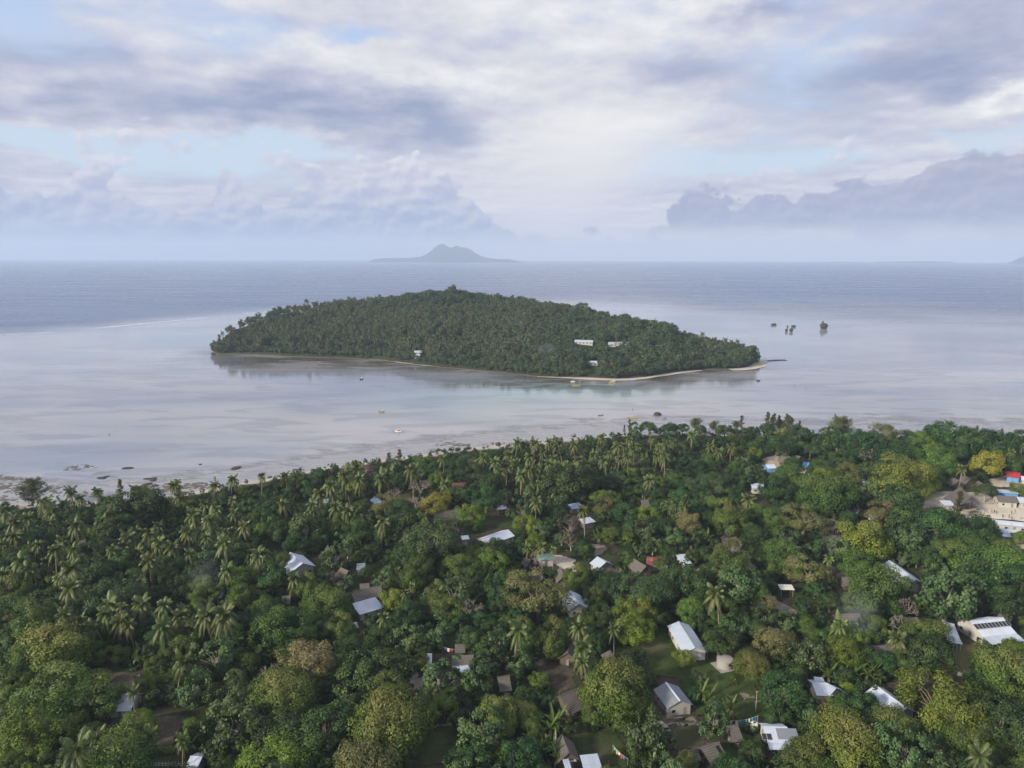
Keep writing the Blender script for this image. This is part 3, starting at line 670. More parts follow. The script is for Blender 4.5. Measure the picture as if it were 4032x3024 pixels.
# coconut cluster under the crown
nut_m = plain('coconut', (.16, .13, .035), .5, .3, 2)
def nuts_mesh():
    bm = bmesh.new(); r = np.random.default_rng(3)
    for i in range(8):
        w = i * .785; bmesh.ops.create_icosphere(bm, subdivisions=1, radius=.15, matrix=Matrix.Translation((.26 * math.cos(w), .26 * math.sin(w), -.2 - .12 * (i % 3))))
    me = bpy.data.meshes.new('coconut_cluster'); bm.to_mesh(me); bm.free(); me.materials.append(nut_m); return me
NUTS = nuts_mesh()
PALM_C = [palm_crown(40 + i, 3.1 + .18 * i, 20 + 2 * i) for i in range(6)]
PALM_T = [palm_trunk(60 + i, 1.0 * h, l) for i, (h, l) in enumerate(((9, .3), (10.5, 1.4), (11, -1.0), (12.5, .6), (8, .9), (10, -2.2)))]
FROND_M = {}
def frond_mesh(cls, v):
    if (cls, v) not in FROND_M:
        r = np.random.default_rng(100 + cls * 7 + v); k = cls / 7; V, t, f = frond(r, 3.5, .58 + .30 * k, 1.45 - 2.15 * k, 25, .13, (.9 if v == 1 else .3) if cls == 7 else 0.); FROND_M[(cls, v)] = quads('frond', V, LM['palm'], {'tone': t, 'flush': f})
    return FROND_M[(cls, v)]
def banana_leaf(seed, lift, droop, L=2.6, w=.62, dry=0.):
    r = np.random.default_rng(seed); t = np.linspace(0, 1, 8); X = L * (t - .2 * droop * t * t); Z = L * (lift * t - droop * t ** 2); ww = w * .5 * np.sin(np.pi * np.clip(.08 + .9 * t, 0, 1)) ** .6; V = []; tn = []
    for i in range(7):
        for s in (-1, 1):
            V += [(X[i], 0, Z[i]), (X[i], s * ww[i], Z[i] + ww[i] * .35), (X[i + 1], s * ww[i + 1], Z[i + 1] + ww[i + 1] * .35), (X[i + 1], 0, Z[i + 1])]; tn.append(np.clip(.5 + r.normal() * .13, 0, 1))
    return quads('leaf', np.array(V), LM['banana'], {'tone': np.array(tn), 'flush': np.full(len(tn), dry)})
BAN_L = [banana_leaf(i, l, d, dry=y) for i, (l, d, y) in enumerate(((1.9, .5, 0), (1.3, .7, 0), (.9, .9, 0), (.6, 1.0, 0), (.1, 1.2, .9)))]
ban_stem = plain('banana_stem', (.14, .14, .06), .7, .3, 2)
_b = MB(); _b.tube([(0, 0, -.2), (.05, 0, 1.2), (0, .03, 2.3)], [.17, .13, .09], 7); BAN_T = _b.mesh('stem', ban_stem, True)

# kinds of broadleaf: list of (trunk, crown, nominal crown diameter, nominal crown-centre height)
KIND = {}
def reg(kind, R, H, flat, tc): KIND.setdefault(kind, []).append((*tc, 2 * R, H - R * flat * .9))
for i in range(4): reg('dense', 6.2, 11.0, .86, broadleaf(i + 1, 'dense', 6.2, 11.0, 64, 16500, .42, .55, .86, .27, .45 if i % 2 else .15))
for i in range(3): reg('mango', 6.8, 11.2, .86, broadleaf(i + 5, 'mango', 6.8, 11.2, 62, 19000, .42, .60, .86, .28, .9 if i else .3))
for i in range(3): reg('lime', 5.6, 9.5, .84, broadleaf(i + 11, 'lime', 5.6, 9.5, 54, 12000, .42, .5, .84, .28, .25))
for i in range(4): reg('dark', 5.0, 9.2, .82, broadleaf(i + 21, 'dark', 5.0, 9.2, 50, 11000, .41, .55, .82, .28))
for i in range(4): reg('loose', 4.2, 9.0, 1.05, broadleaf(i + 31, 'loose', 4.2, 9.0, 34, 3900, .54, .65, 1.05, .27, loose=.3, asp=.7))
for i in range(3): reg('spread', 6.4, 9.8, .55, broadleaf(i + 41, 'spread', 6.4, 9.8, 62, 11000, .42, .30, .55, .22, .10, asp=.5))
for i in range(2): reg('tan', 5.2, 9.0, .78, broadleaf(i + 51, 'tan', 5.2, 9.0, 46, 8000, .40, .45, .78, .26, .8, asp=.45))
for i in range(2): reg('brown', 4.0, 9.5, 1.1, broadleaf(i + 61, 'brown', 4.0, 9.5, 40, 3600, .42, .7, 1.1, .25, loose=.3, asp=.45))
for i in range(2): reg('yellow', 5.0, 9.0, .85, broadleaf(i + 71, 'yellow', 5.0, 9.0, 46, 7600, .46, .5, .85, .27))
for i in range(3): reg('bare', 3.6, 7.2, .8, bare_tree(i + 81, 3.6, 7.2))
for i in range(3): reg('casua', 3.2, 13.0, 1.9, casuarina(i + 91, 2.6, 13.0))
for i in range(2): reg('feather', 6.0, 11.0, .8, casuarina(i + 95, 5.6, 10.0, 4200, 'feather', False))
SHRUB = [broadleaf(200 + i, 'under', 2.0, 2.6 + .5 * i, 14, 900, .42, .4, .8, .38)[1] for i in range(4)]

FAR_B = [broadleaf(400 + i, 'fardark_shaded', 3.4, 5.5 + .8 * i, 22, 1500, .62, .5, .85, .32)[1] for i in range(3)] + [broadleaf(410 + i, 'farlight', 3.2, 5.5 + i, 20, 1300, .62, .5, .9, .32)[1] for i in range(2)] + [broadleaf(415, 'fardark_shaded', 4.6, 9.0, 26, 1900, .66, .5, .75, .32)[1]]
# ================================================================== where the plants stand (read off the photograph)
PALMS = {
 'A': '60,470 400,400 545,420 690,360 610,300 840,300 905,370 1170,290 1510,250 1550,345 1480,430 1770,400 1870,450 2010,190 2010,370 2020,480 1850,240 135,680 330,640 420,570 590,590 660,590 870,550 250,825 480,800 540,720 400,900 255,970 610,960 700,900 640,800 530,1040 610,1130 690,1270 1180,640 1290,650 1370,590 1370,740 1490,780 1070,770 980,810 900,890 1190,820 1290,900 1630,640 1780,690 1810,540 1920,640 1940,740 2010,640 2110,600 2180,830 1640,830 1220,1090 1960,970 940,1270 1060,1300 1220,1270 1420,1280 1580,1320 1790,1270 1950,1280 1670,500 240,530 130,560 450,460 1100,700 30,760 330,760 760,1010 180,900 40,1010',
 'B': '50,160 250,160 870,70 790,110 760,150 890,190 1145,150 650,250 550,310 490,410 365,460 690,430 810,310 830,530 790,470 1440,520 1630,230 330,1040 960,540 1350,110 1070,180 20,840 75,830 1100,560 240,410',
 'C': '260,210 400,130 490,120 1190,200 345,370 210,390 610,460 1760,1180 2040,370 150,110 80,150',
 'D': '465,290 1295,205 1960,370 2040,320 1560,500 560,110',
 'E': '680,70 800,120 920,20 1040,80 1105,100 1410,120 1580,430 835,1090 660,1200 1560,30 1780,20 1940,20 560,20',
 'F': '1105,40', 'G': '580,120 620,310 60,150', 'H': '1120,230 1830,1240 620,110',
 'K': '505,450 680,480 1040,360 975,370 940,360 1000,370 1125,355 1175,360 1090,410 1010,440 890,430 1150,450 1060,500 1190,500 1240,500 960,540 1290,460 1340,480 1420,380 1440,460 1500,470 1540,450 1680,440 1720,330 1750,440 1800,440 1800,360 1840,350 1560,380 1590,340 1520,380 1640,380 2060,380 2110,410 1950,310 2180,380 1320,420 1270,370 810,470 840,530 740,440 1430,330 1610,400 190,550 10,500 25,570 880,500 930,480 1120,480 1380,430 1480,420 1580,440 1760,380',
}
SLIM = {'C': '135,780 205,790 260,770 360,800', 'G': '880,140 610,430', 'E': '1150,690 1580,1110 1300,1060', 'B': '1350,1110 1290,1170', 'F': '1510,690', 'D': '490,1230'}
TREES = {   # x, y, crown width (region pixels), kind
 'A': '790,660,130,y2 1200,440,330,dark 1000,480,280,dark 980,1170,400,spread 860,1000,260,dark 1080,920,230,dark 2050,1080,260,lime 1460,1040,150,dense 90,900,250,dark 100,1160,260,dense 450,1230,260,dark 1830,850,210,loose 2160,580,180,dense 1740,1150,220,dense 1700,980,200,dark 1850,1120,200,loose 1560,930,180,dark 270,280,200,feather 1040,260,75,casua 1250,310,120,lime 600,480,180,dark 750,850,220,dark 1850,600,150,dark 300,730,180,dark 950,640,200,dark 1100,580,200,dark 720,500,170,dark 1350,1180,180,dark 170,1290,200,dark 1000,980,160,dark 40,650,150,dark 1600,1130,200,dark 2100,740,180,dark 1900,880,180,dark',
 'B': '1540,380,240,yellow 1390,380,170,bare 1420,230,190,bare 1200,290,130,bare 1860,500,210,lime 1720,590,140,brown 1510,720,440,spread 1270,600,300,dark 1350,830,330,dark 420,590,270,loose 330,760,180,dark 660,870,220,loose 790,770,170,loose 690,1040,150,brown 760,1080,140,loose 640,1240,350,dense 120,1030,250,dark 440,1130,200,dense 1400,1010,280,dense 1690,1150,280,loose 1190,1220,220,lime 1620,1290,260,dense 1750,930,280,dense 2060,800,250,dark 1190,950,150,loose 2020,230,220,dark 1990,350,230,dark 1780,310,200,dark 1580,180,180,lime 1050,260,120,lime 110,470,260,dark 1090,440,200,tan 900,870,90,y2 1240,480,240,dark 60,1290,200,dense 1850,1290,220,bare 2140,1130,250,dark 950,100,110,brown 1060,90,90,casua 1150,40,80,casua 1240,10,80,casua 330,260,140,dark 850,250,130,lime 500,560,160,dark 900,650,220,dark 1110,690,200,dark 560,690,160,dark 1010,800,170,dark 200,640,200,dark 230,900,160,dense 2040,920,240,lime 1850,1030,180,dark 1560,1180,190,dense 950,1000,130,dark 1100,1040,170,loose 1640,350,110,dark 1420,140,110,loose 720,620,190,dense 1900,150,180,dark 1760,120,180,dark 30,620,160,lime 600,480,140,dark',
 'C': '150,290,170,loose 740,350,150,lime 840,350,150,dense 480,190,380,dark 830,200,200,dark 950,230,150,dense 150,580,190,lime 500,590,170,brown 510,720,130,brown 860,660,180,dense 1000,700,130,lime 1160,500,230,lime 790,440,200,tan 960,480,220,dark 1410,450,260,loose 1510,570,220,tan 1540,220,170,spread 1740,180,240,spread 1870,550,270,dense 2020,600,170,dense 2110,660,200,dark 1870,930,320,dense 2180,890,150,dark 1370,980,180,bare 900,970,110,bare 870,1120,280,spread 1160,1150,420,spread 225,1205,420,tan2 60,1070,220,lime 1080,1290,290,lime 1490,1080,330,dark 1350,830,140,dark 1550,860,130,loose 560,1040,210,dense 340,1010,110,dark 1990,1080,280,loose 2090,1150,190,dense 620,790,140,dark 430,690,120,loose 60,790,170,dark 1040,30,150,feather 1160,640,170,loose 1290,580,200,dark 1420,700,180,loose 1650,340,200,dark 1620,620,150,loose 1240,300,150,dark 680,250,160,dark 560,320,170,dark 400,470,150,dark 270,630,140,loose 320,560,120,dark 1770,420,180,dense 1930,300,170,dark 1840,780,120,brown 2150,480,170,dense 1000,900,130,dense 1280,920,120,dense 1230,1260,180,dark 1690,1250,190,dark 2180,1280,160,tan 750,1000,130,loose 1820,1180,130,lime 1130,270,150,dark 2000,430,130,dark 90,460,170,loose 30,190,70,bare 1450,350,180,dark',
 'D': '1030,590,370,dense2 1280,550,220,dense 1270,650,150,lime 1390,450,230,dense 1750,455,200,yellow2 1020,390,230,dark 90,320,200,dark 1750,680,150,spread 340,340,150,spread 600,150,170,feather 960,210,170,tan 1130,270,180,dark 1480,260,260,dark 1640,270,260,dark 1820,280,260,dark 170,560,250,dense 480,570,160,lime 650,590,210,dense 800,680,170,loose 470,710,330,dense 620,740,180,dark 1040,740,230,dark 290,920,250,tan2 450,930,130,loose 900,870,210,tan 790,1050,340,lime 1120,900,230,dark 1380,930,260,dark 1715,1010,240,dark 1080,1060,230,loose 1460,1190,240,dense 1650,1130,230,dense 600,1140,190,loose 320,1170,170,loose 730,1285,235,dense 700,1320,90,lime 110,1190,300,dense 320,1330,260,tan2 80,1300,180,dense 880,1490,380,dense 850,1610,220,lime 1440,1480,370,loose 1620,1430,280,loose 1110,1610,190,bare 1900,1250,340,dense 1720,1400,250,dark 1900,1590,220,dark 340,1640,80,y2 2045,1050,110,y2 1535,790,95,casua 150,125,70,casua 90,120,60,casua 30,135,60,casua 1680,190,40,casua 1880,210,36,casua 190,140,60,casua 250,165,50,casua 240,210,160,dark 720,280,220,dark 560,300,180,dark 850,260,180,dark 60,680,220,dark 300,660,220,dense 550,500,160,dark 420,470,150,dense 610,430,140,dark 200,450,120,dark 640,890,140,dark 790,560,90,dark 1200,1180,150,loose 1290,1240,190,dark 1200,1225,110,dark 1330,1100,160,dark 1880,1130,150,dense 2000,1380,220,dark 1570,1290,180,loose 2010,270,160,dark 810,370,150,bare 1250,300,170,dense 40,900,170,dense 30,1050,120,lime 170,1060,150,loose 1540,1600,220,dark 2040,670,110,dense 700,1560,180,dense 500,1560,150,dark 1230,1540,120,loose 1940,470,140,dark 2030,440,120,dark 1480,340,180,dark 430,1100,120,loose',
 'J': '985,1010,40,casua 950,1030,30,casua 1430,1000,80,feather 1550,1005,75,feather 1700,1000,60,feather 1735,985,45,casua 1910,985,60,casua 1950,985,60,casua 2000,1000,80,feather 2050,1000,60,casua 1120,1020,100,dark 1250,1025,100,dark 1340,1030,80,dark 1620,1040,90,dark',
 'E': '470,310,480,dense2 230,440,330,dense 500,690,430,dense 800,700,330,dense 200,1050,380,lime2 1850,360,270,loose 1650,690,220,loose 1970,750,300,loose 2000,990,370,loose 1195,935,210,lime2 300,120,330,dense 500,80,250,dark 1000,360,170,lime 710,400,120,dense 1080,1220,380,dense 1390,210,230,dark 1620,250,250,dense 2010,140,300,dark 1650,960,110,y2 120,640,260,dense 420,940,260,dense 620,930,200,tan 60,250,220,dark 1250,1010,150,lime 1500,560,160,lime 860,330,150,dark 1250,330,170,dark 80,880,220,dark 320,1250,220,lime2 1700,80,200,dark 1900,1150,200,dark 700,590,170,dense 1750,1000,170,dark 1780,540,170,dark 2130,420,170,dense 30,1250,200,dense 1250,160,170,dark 950,210,140,dark',
 'F': '440,400,390,tan2 240,650,470,dense2 150,530,260,bare 1030,460,430,dark 1170,940,600,dense2 180,110,400,dense 500,120,230,dense 720,120,240,dense 1310,180,260,loose 1570,150,250,loose 1410,420,150,lime 1980,400,230,loose 600,1010,420,dark 780,770,240,loose 1600,560,300,loose2 230,1260,430,lime2 1010,1280,450,tan 1980,980,320,loose 1900,600,250,loose2 250,980,370,dark 1150,640,300,dense 660,600,200,dark 930,720,200,dark 1850,210,200,dark 2080,260,180,loose 2110,880,330,dense2 1450,900,150,dark 640,350,150,loose 850,250,200,dark 450,760,200,dark 330,330,200,dark 2150,100,150,dense 1780,1240,180,dark 1300,1240,130,dense 1020,90,170,dark 800,930,200,dark 680,1200,260,dark 1930,60,160,dark 2140,1240,180,lime',
 'G': '350,230,290,dense 60,430,210,loose 260,570,140,lime 330,770,130,dark 870,700,500,dense2 700,870,200,dense 1020,440,190,loose 790,230,130,dark 1020,130,290,lime2 1480,390,150,lime 1790,230,260,dark 2080,440,300,dense2 1640,560,110,loose 1740,920,220,loose2 1140,1030,330,loose2 1870,740,80,loose 90,860,250,dense2 100,1200,280,dark 2090,1190,170,dark 1500,1310,190,dense 2180,600,150,dark 110,140,170,dense 1960,120,200,loose 1620,80,160,dark 1250,50,170,dark 680,180,130,dark 1290,1080,150,loose 1120,380,110,loose 950,900,210,dense 1760,60,170,dense 230,720,90,dark 1580,700,110,dark',
 'H': '80,240,260,tan2 340,360,260,loose2 130,660,330,dark 760,790,240,dark 890,735,95,dense 640,1030,500,dense2 1110,990,340,dense2 1540,800,480,lime2 1700,1020,330,dense 2010,930,380,dark 2000,480,400,dense2 1375,195,270,dense 1400,340,300,dark 310,1230,320,dense 1200,1200,290,loose2 930,110,190,dense 1150,80,200,bare 720,180,190,lime 1490,1290,200,loose 2120,1200,220,dense 1300,660,150,dark 330,110,170,dense 100,900,170,dark 380,890,160,loose 2170,700,150,dark 520,190,160,dark 1000,420,200,dark 1150,430,180,dense 830,350,170,dark 700,640,100,lime 620,500,170,dark 1250,1010,110,tan 2150,330,160,lime 1500,1080,170,dark 950,1240,170,dark 60,510,120,dark 1850,860,220,dark 1750,1130,170,dense',
}
BANANA = {'F': '60,1030 90,1080 500,1250 560,1280 20,1090', 'G': '360,960 400,930 300,1130 360,1200 240,1180 400,1260 330,1010 160,1080 1640,700 1700,740 1890,820 1210,1290', 'H': '560,400 620,430 680,480 740,530 800,500 860,540 920,510 560,480 640,540 1390,500 1000,480 720,460 520,560 960,560', 'E': '1210,380 1280,370 1330,350 2180,1120 2120,1240 2150,1050 1330,1150 1640,1150', 'D': '700,1560 1260,1600 1210,1620 550,860 600,870 420,860 730,830 1240,1240', 'B': '1940,1070 1970,1090 650,690 920,780 690,680 2060,1060', 'C': '720,690 760,700 1600,740 1540,750 2030,1240 1990,1260 1400,30 1690,710', 'F2': ''}
# open ground kept clear of fill planting: polygons in region pixels -> (region, points, cover)
OPEN = [
 ('lawn', 'mown green lawn around the long white-roofed house', 'G', [(1110, 180), (1345, 110), (1420, 290), (1510, 420), (1700, 400), (1990, 470), (2180, 560), (2200, 880), (1950, 940), (1850, 900), (1600, 900), (1500, 640), (1420, 570), (1240, 540), (1130, 520)]),
 ('dirt_yard', 'bare earth yard in front of the grey gabled house', 'G', [(1180, 700), (1260, 690), (1350, 860), (1540, 870), (1640, 960), (1700, 1130), (1560, 1170), (1380, 1180), (1300, 1100), (1290, 960), (1180, 880)]),
 ('grass_yard', 'shady grass yard beside the thatched house at the bottom edge', 'G', [(560, 1040), (900, 1060), (1000, 1180), (1010, 1330), (620, 1330), (570, 1200)]),
 ('dirt_yard', 'brown yard beside the thatched hut with the grey lean-to', 'G', [(180, 380), (420, 420), (560, 480), (560, 640), (400, 690), (330, 560), (190, 540)]),
 ('sand_path', 'grey sand path bending past the bright green bush', 'F', [(1305, 440), (1370, 445), (1400, 560), (1500, 610), (1500, 760), (1440, 780), (1400, 680), (1330, 610)]),
 ('grass_yard', 'dim grass clearing right of the biggest round tree', 'F', [(1390, 980), (1500, 950), (1720, 970), (1740, 1180), (1600, 1310), (1420, 1320), (1360, 1130)]),
 ('dirt_yard', 'dark soil yard below the small metal-roofed house', 'E', [(900, 1010), (1000, 900), (1330, 880), (1590, 900), (1590, 1030), (1500, 1190), (1250, 1190), (940, 1150)]),
 ('dirt_yard', 'dark garden bed behind the small metal-roofed house', 'E', [(720, 520), (900, 500), (1180, 530), (1180, 650), (1000, 690), (760, 600)]),
 ('grass_yard', 'trimmed grass strip behind the low hedge at the bottom edge', 'E', [(1260, 1240), (1500, 1230), (1480, 1340), (1250, 1360)]),
 ('sand_yard', 'pale sand yard below the green-roofed house', 'C', [(180, 880), (400, 850), (540, 880), (560, 990), (430, 960), (330, 900), (180, 930)]),
 ('sand_path', 'grey sand path between dark trees behind the gabled wooden house', 'C', [(670, 750), (810, 760), (820, 790), (760, 850), (720, 850), (720, 790)]),
 ('sand_yard', 'pale yard in front of the white-roofed house by the bare tree', 'C', [(1480, 940), (1640, 970), (1630, 1020), (1500, 1000)]),
 ('sand_path', 'grey sand path beside the large olive tree', 'C', [(2040, 860), (2125, 870), (2130, 1000), (2050, 990)]),
 ('sand_path', 'short sandy lane under the trees above the large olive tree', 'C', [(1780, 680), (1960, 690), (1990, 820), (1900, 830)]),
 ('playing_field', 'pale sand playing field where people play football', 'D', [(1560, 800), (1700, 790), (2300, 780), (2400, 960), (1820, 900), (1600, 900), (1540, 860)]),
 ('sand_yard', 'pale sand square around the big open-gabled thatched hall', 'D', [(1180, 690), (1330, 690), (1480, 680), (1750, 700), (1850, 780), (1600, 800), (1430, 780), (1400, 850), (1240, 840), (1150, 760)]),
 ('sand_yard', 'sandy ground below the red-roofed house', 'D', [(1780, 590), (1900, 560), (2200, 620), (2200, 680), (2000, 660), (1800, 640)]),
 ('sand_yard', 'sandy ground among the huts by the blue-roofed hut', 'D', [(-40, 420), (120, 380), (330, 490), (340, 540), (200, 530), (-40, 520)]),
 ('sand_path', 'grey sandy yard beside the thatched house below the tan tree', 'D', [(420, 1010), (500, 960), (600, 1000), (580, 1090), (430, 1080)]),
 ('sand_yard', 'sandy yard beside the long grey-roofed house', 'D', [(820, 1370), (930, 1340), (1010, 1400), (950, 1430), (830, 1420)]),
 ('sand_path', 'grey lane at the left of the white awning', 'D', [(-30, 1530), (60, 1560), (260, 1640), (200, 1680), (-10, 1610)]),
 ('dry_grass', 'olive dry grass below the two porch-roofed school houses', 'H', [(1420, 450), (1600, 300), (1880, 250), (1800, 430), (1700, 515), (1520, 505)]),
 ('grass_yard', 'green grass behind the porch-roofed school houses', 'H', [(1470, 0), (1700, 20), (1680, 90), (1600, 90), (1500, 60)]),
 ('dirt_yard', 'grey dirt yard right of the long metal roof', 'H', [(1000, 590), (1300, 570), (1490, 590), (1480, 640), (1300, 650), (1260, 780), (1180, 770)]),
 ('dirt_yard', 'grey dirt patch at the right edge below the tomb slabs', 'H', [(1990, 760), (2260, 740), (2260, 950), (2100, 900)]),
 ('grass_yard', 'green lawn right of the long thatched roof', 'B', [(1960, 530), (2100, 520), (2300, 600), (2120, 620), (1960, 590)]),
 ('grass_yard', 'grass slope around the brown bush', 'B', [(1740, 640), (1830, 620), (1960, 680), (1760, 700)]),
 ('dry_grass', 'dry grass clearing by the grey bare trees', 'B', [(1080, 320), (1200, 320), (1340, 310), (1330, 370), (1150, 380)]),
 ('grass_yard', 'grass beside the big white-roofed house', 'B', [(470, 870), (560, 860), (580, 960), (530, 1000), (480, 960)]),
 ('grass_yard', 'dim garden beside the small grey metal roof', 'B', [(980, 960), (1110, 960), (1120, 1080), (960, 1080)]),
 ('dirt_yard', 'brown ground beside the thatched long house', 'B', [(720, 1170), (830, 1200), (830, 1290), (1060, 1200), (1090, 1220), (850, 1290), (760, 1230)]),
 ('sand_path', 'thin pale worn path in front of the grey gabled house', 'G', [(1280, 895), (1400, 888), (1560, 905), (1560, 925), (1400, 912), (1280, 917)]),
 ('sand_path', 'narrow pale path crossing the yard to the round garden', 'G', [(1270, 952), (1450, 950), (1600, 958), (1600, 972), (1430, 964), (1270, 968)]),
 ('sand_path', 'thin worn track along the dark garden bed at left', 'E', [(720, 508), (900, 513), (1190, 535), (1190, 552), (900, 536), (720, 530)]),
 ('sand_path', 'short pale track at the top of the dim grass clearing', 'F', [(1480, 975), (1600, 962), (1695, 962), (1695, 982), (1490, 1000)]),
 ('sand_path', 'patch of pale rubble on the lawn beside the thin pole', 'G', [(1990, 705), (2080, 715), (2145, 770), (2080, 800), (2040, 760), (1995, 740)]),
 ('sand_yard', 'pale sand by the long roofs below the playing field', 'D', [(1780, 1080), (1900, 1060), (2200, 1090), (2200, 1150), (1830, 1150)]),
]
LOOK = {'dense': 'dense olive-green round tree', 'lime': 'bright lime-green tree', 'dark': 'dark green bushy tree', 'loose': 'loose grey-green tree', 'spread': 'wide flat-crowned feathery tree', 'tan': 'tan-topped round tree', 'brown': 'dry brown-leaved tree',
        'yellow': 'yellow-flowering tree', 'bare': 'bare grey-branched tree', 'casua': 'wispy conical casuarina tree', 'feather': 'wispy spreading casuarina tree', 'y2': 'small yellow-green bush'}
NAME = {'dense': 'round_tree', 'lime': 'lime_green_tree', 'dark': 'dark_green_tree', 'loose': 'loose_leaf_tree', 'spread': 'flat_crowned_tree', 'tan': 'tan_topped_tree', 'brown': 'brown_leaved_tree', 'yellow': 'yellow_flowering_tree', 'bare': 'bare_tree', 'casua': 'casuarina_tree', 'feather': 'casuarina_tree', 'y2': 'yellow_green_bush'}
PLACED = []       # (look, object, pixel x, pixel y, group): labelled at the end, once the landmarks stand
CROWNS = []       # pixel discs already covered by a crown
def thing_tree(name, loc, rz, s, trunk, crown, look, group, cat, sz=None, crown_name='crown'):
    k_ = float(rng.uniform(.86, 1.14)); e = empty(name, loc, rz, (s * k_, s / k_, sz or s)); link('trunk', trunk, e); link(crown_name, crown, e)
    e['category'] = cat; e['group'] = group; return e
def add_tree(fx, fy, wpx, kind):
    base = kind.rstrip('2'); base = {'y': 'y2'}.get(base, base); big = kind.endswith('2') and base != 'y2'
    src = 'mango' if kind == 'dense2' else {'y2': 'yellow'}.get(base, base); lst = KIND[src]
    trunk, crown, D0, zc0 = lst[int(rng.integers(len(lst)))]
    if base == 'y2' : trunk, crown, D0, zc0 = KIND['lime'][int(rng.integers(3))]
    z = 6.0
    for _ in range(3):
        p = at('X', fx, fy, GZ + z); W = wpx * mpp(p); s = W / D0; z = zc0 * s
    hs = s * float(rng.uniform(.88, 1.08)); o = thing_tree(NAME[base], (p.x, p.y, GZ - .05), float(rng.uniform(0, 6.28)), s, trunk, crown, LOOK[base], {'y2': 'small yellow-green bushes'}.get(base, 'village trees'), 'bush' if base == 'y2' else 'tree', hs, 'branches' if src == 'bare' else 'crown')
    PLACED.append((('large ' if big else '') + ('bright olive round tree' if src == 'mango' else LOOK[base]), o, fx, fy)); CROWNS.append((fx, fy, wpx * .5)); return o
def parse(dic, fn):
    for r, s in dic.items():
        for it in s.split():
            q = it.split(','); x, y = px(r, float(q[0]), float(q[1])); fn(r, x, y, q[2:])
parse(TREES, lambda r, x, y, q: add_tree(x, y, float(q[0]) * REG[r][2] * 1.05, q[1]))
# ---- palms: near ones get every frond as a piece of its own
PALM_N = [0]
def add_palm(r, fx, fy, q, slim=False):
    i = PALM_N[0]; PALM_N[0] += 1; k = int(rng.integers(6)); tr, top = PALM_T[k]; s = float(rng.uniform(.78, 1.18)) * (.62 if slim else 1); sh = s * float(rng.uniform(.9, 1.15)) * (1.35 if slim else 1)
    p = at('X', fx, fy, GZ + (top.z - .1) * sh); rz = float(rng.uniform(0, 6.28)); c, sn = math.cos(rz), math.sin(rz)
    e = empty('coconut_palm' if not slim else 'slender_palm', (p.x - top.x * s * c + top.y * s * sn, p.y - top.x * s * sn - top.y * s * c, GZ - .05), rz, (s, s, sh)); link('trunk', tr, e)
    if fy > 2560:
        cr = empty('crown', top, 0, (1, 1, s / sh)); cr.parent = e; cr.rotation_euler = (0, 0, 0)
        n = 24
        for j in range(n):
            cls = int(7 * j / (n - 1)); o = link('frond', frond_mesh(cls, j % 2), cr, rot=(0, 0, j * 2.39996 + float(rng.normal()) * .15)); o.scale = (1, 1, float(rng.uniform(.9, 1.1)))
    else:
        link('crown', PALM_C[int(rng.integers(6))], e, top, (0, 0, float(rng.uniform(0, 6))), (1, 1, s / sh))
    if not slim: link('coconut_cluster', NUTS, e, top, (0, 0, 0), (1, 1, s / sh))
    e['category'] = 'palm'; e['group'] = 'slender palms among the houses' if slim else 'coconut palms on the village shore'
    lean = abs(top.x) > 1.3 and not slim
    PLACED.append((('slender small palm' if slim else ('leaning coconut palm' if lean else 'coconut palm')), e, fx, fy)); CROWNS.append((fx, fy, 26 * REG[r][2] / .4557))
parse(PALMS, lambda r, x, y, q: add_palm(r, x, y, q)); parse(SLIM, lambda r, x, y, q: add_palm(r, x, y, q, True))
# ---- banana plants
def add_banana(r, fx, fy, q):
    if r not in REG: return
    p = at('X', fx, fy, GZ + 2.4); s = float(rng.uniform(.75, 1.1)); e = empty('banana_plant', (p.x, p.y, GZ - .05), float(rng.uniform(0, 6.28)), (s, s, s)); link('stem', BAN_T, e)
    for j in range(9): link('leaf', BAN_L[min(4, j // 2)], e, (0, 0, 2.25), (0, 0, j * 2.39996), None)
    e['category'] = 'banana plant'; e['group'] = 'banana plants in the gardens'; PLACED.append(('broad-leaved banana plant', e, fx, fy)); CROWNS.append((fx, fy, 20))
parse({k: v for k, v in BANANA.items() if v}, add_banana)
# ================================================================== open ground: lawns, yards, paths
def cover(name, a, b, c=None, sc=.5):
    def fn(T, out):
        P = T.pos(); n = T.noise(P, sc, 5, .62, .3, dim='2D'); n2 = T.noise(P, sc * 5, 3, .6, dim='2D'); k = T.mix(T.ss(.32, .68, T.mad(n2, .4, T.mul(n, .6))), a, b)
        if c: k = T.mix(T.ss(.55, .66, T.noise(T.v('ADD', P, (40, 9, 0)), sc * .35, 5, .6, dim='2D')), k, c)
        principled(T, out, k, .95, .1, 0, T.bump(n2, .5, .1))
    return material(name, fn)
COVER = {'lawn': cover('lawn_grass', (.030, .050, .016), (.055, .082, .026), (.080, .082, .040), .12), 'grass_yard': cover('yard_grass', (.026, .042, .016), (.052, .068, .026), (.075, .066, .045), .2),
         'dry_grass': cover('dry_grass', (.085, .085, .035), (.135, .125, .055), (.15, .12, .075), .2), 'dirt_yard': cover('yard_dirt', (.050, .042, .034), (.100, .085, .068), (.055, .062, .030), .2),
         'sand_path': cover('path_sand', (.13, .12, .11), (.23, .205, .18), None, .3), 'sand_yard': cover('yard_sand', (.33, .295, .25), (.48, .43, .36), (.27, .24, .20), .15), 'playing_field': cover('field_sand', (.46, .42, .36), (.60, .55, .47), None, .12)}
OPEN_PX = []
for i, (nm, label, r, pts) in enumerate(OPEN):
    P = [at(r, x, y, GZ + .12) for x, y in pts]; o = link(nm, sheet(nm, P, GZ + .17 + .004 * (i % 9), COVER[nm], .5, 7, i)); tag(o, label, kind='structure')
    OPEN_PX.append([px(r, x, y) for x, y in pts])
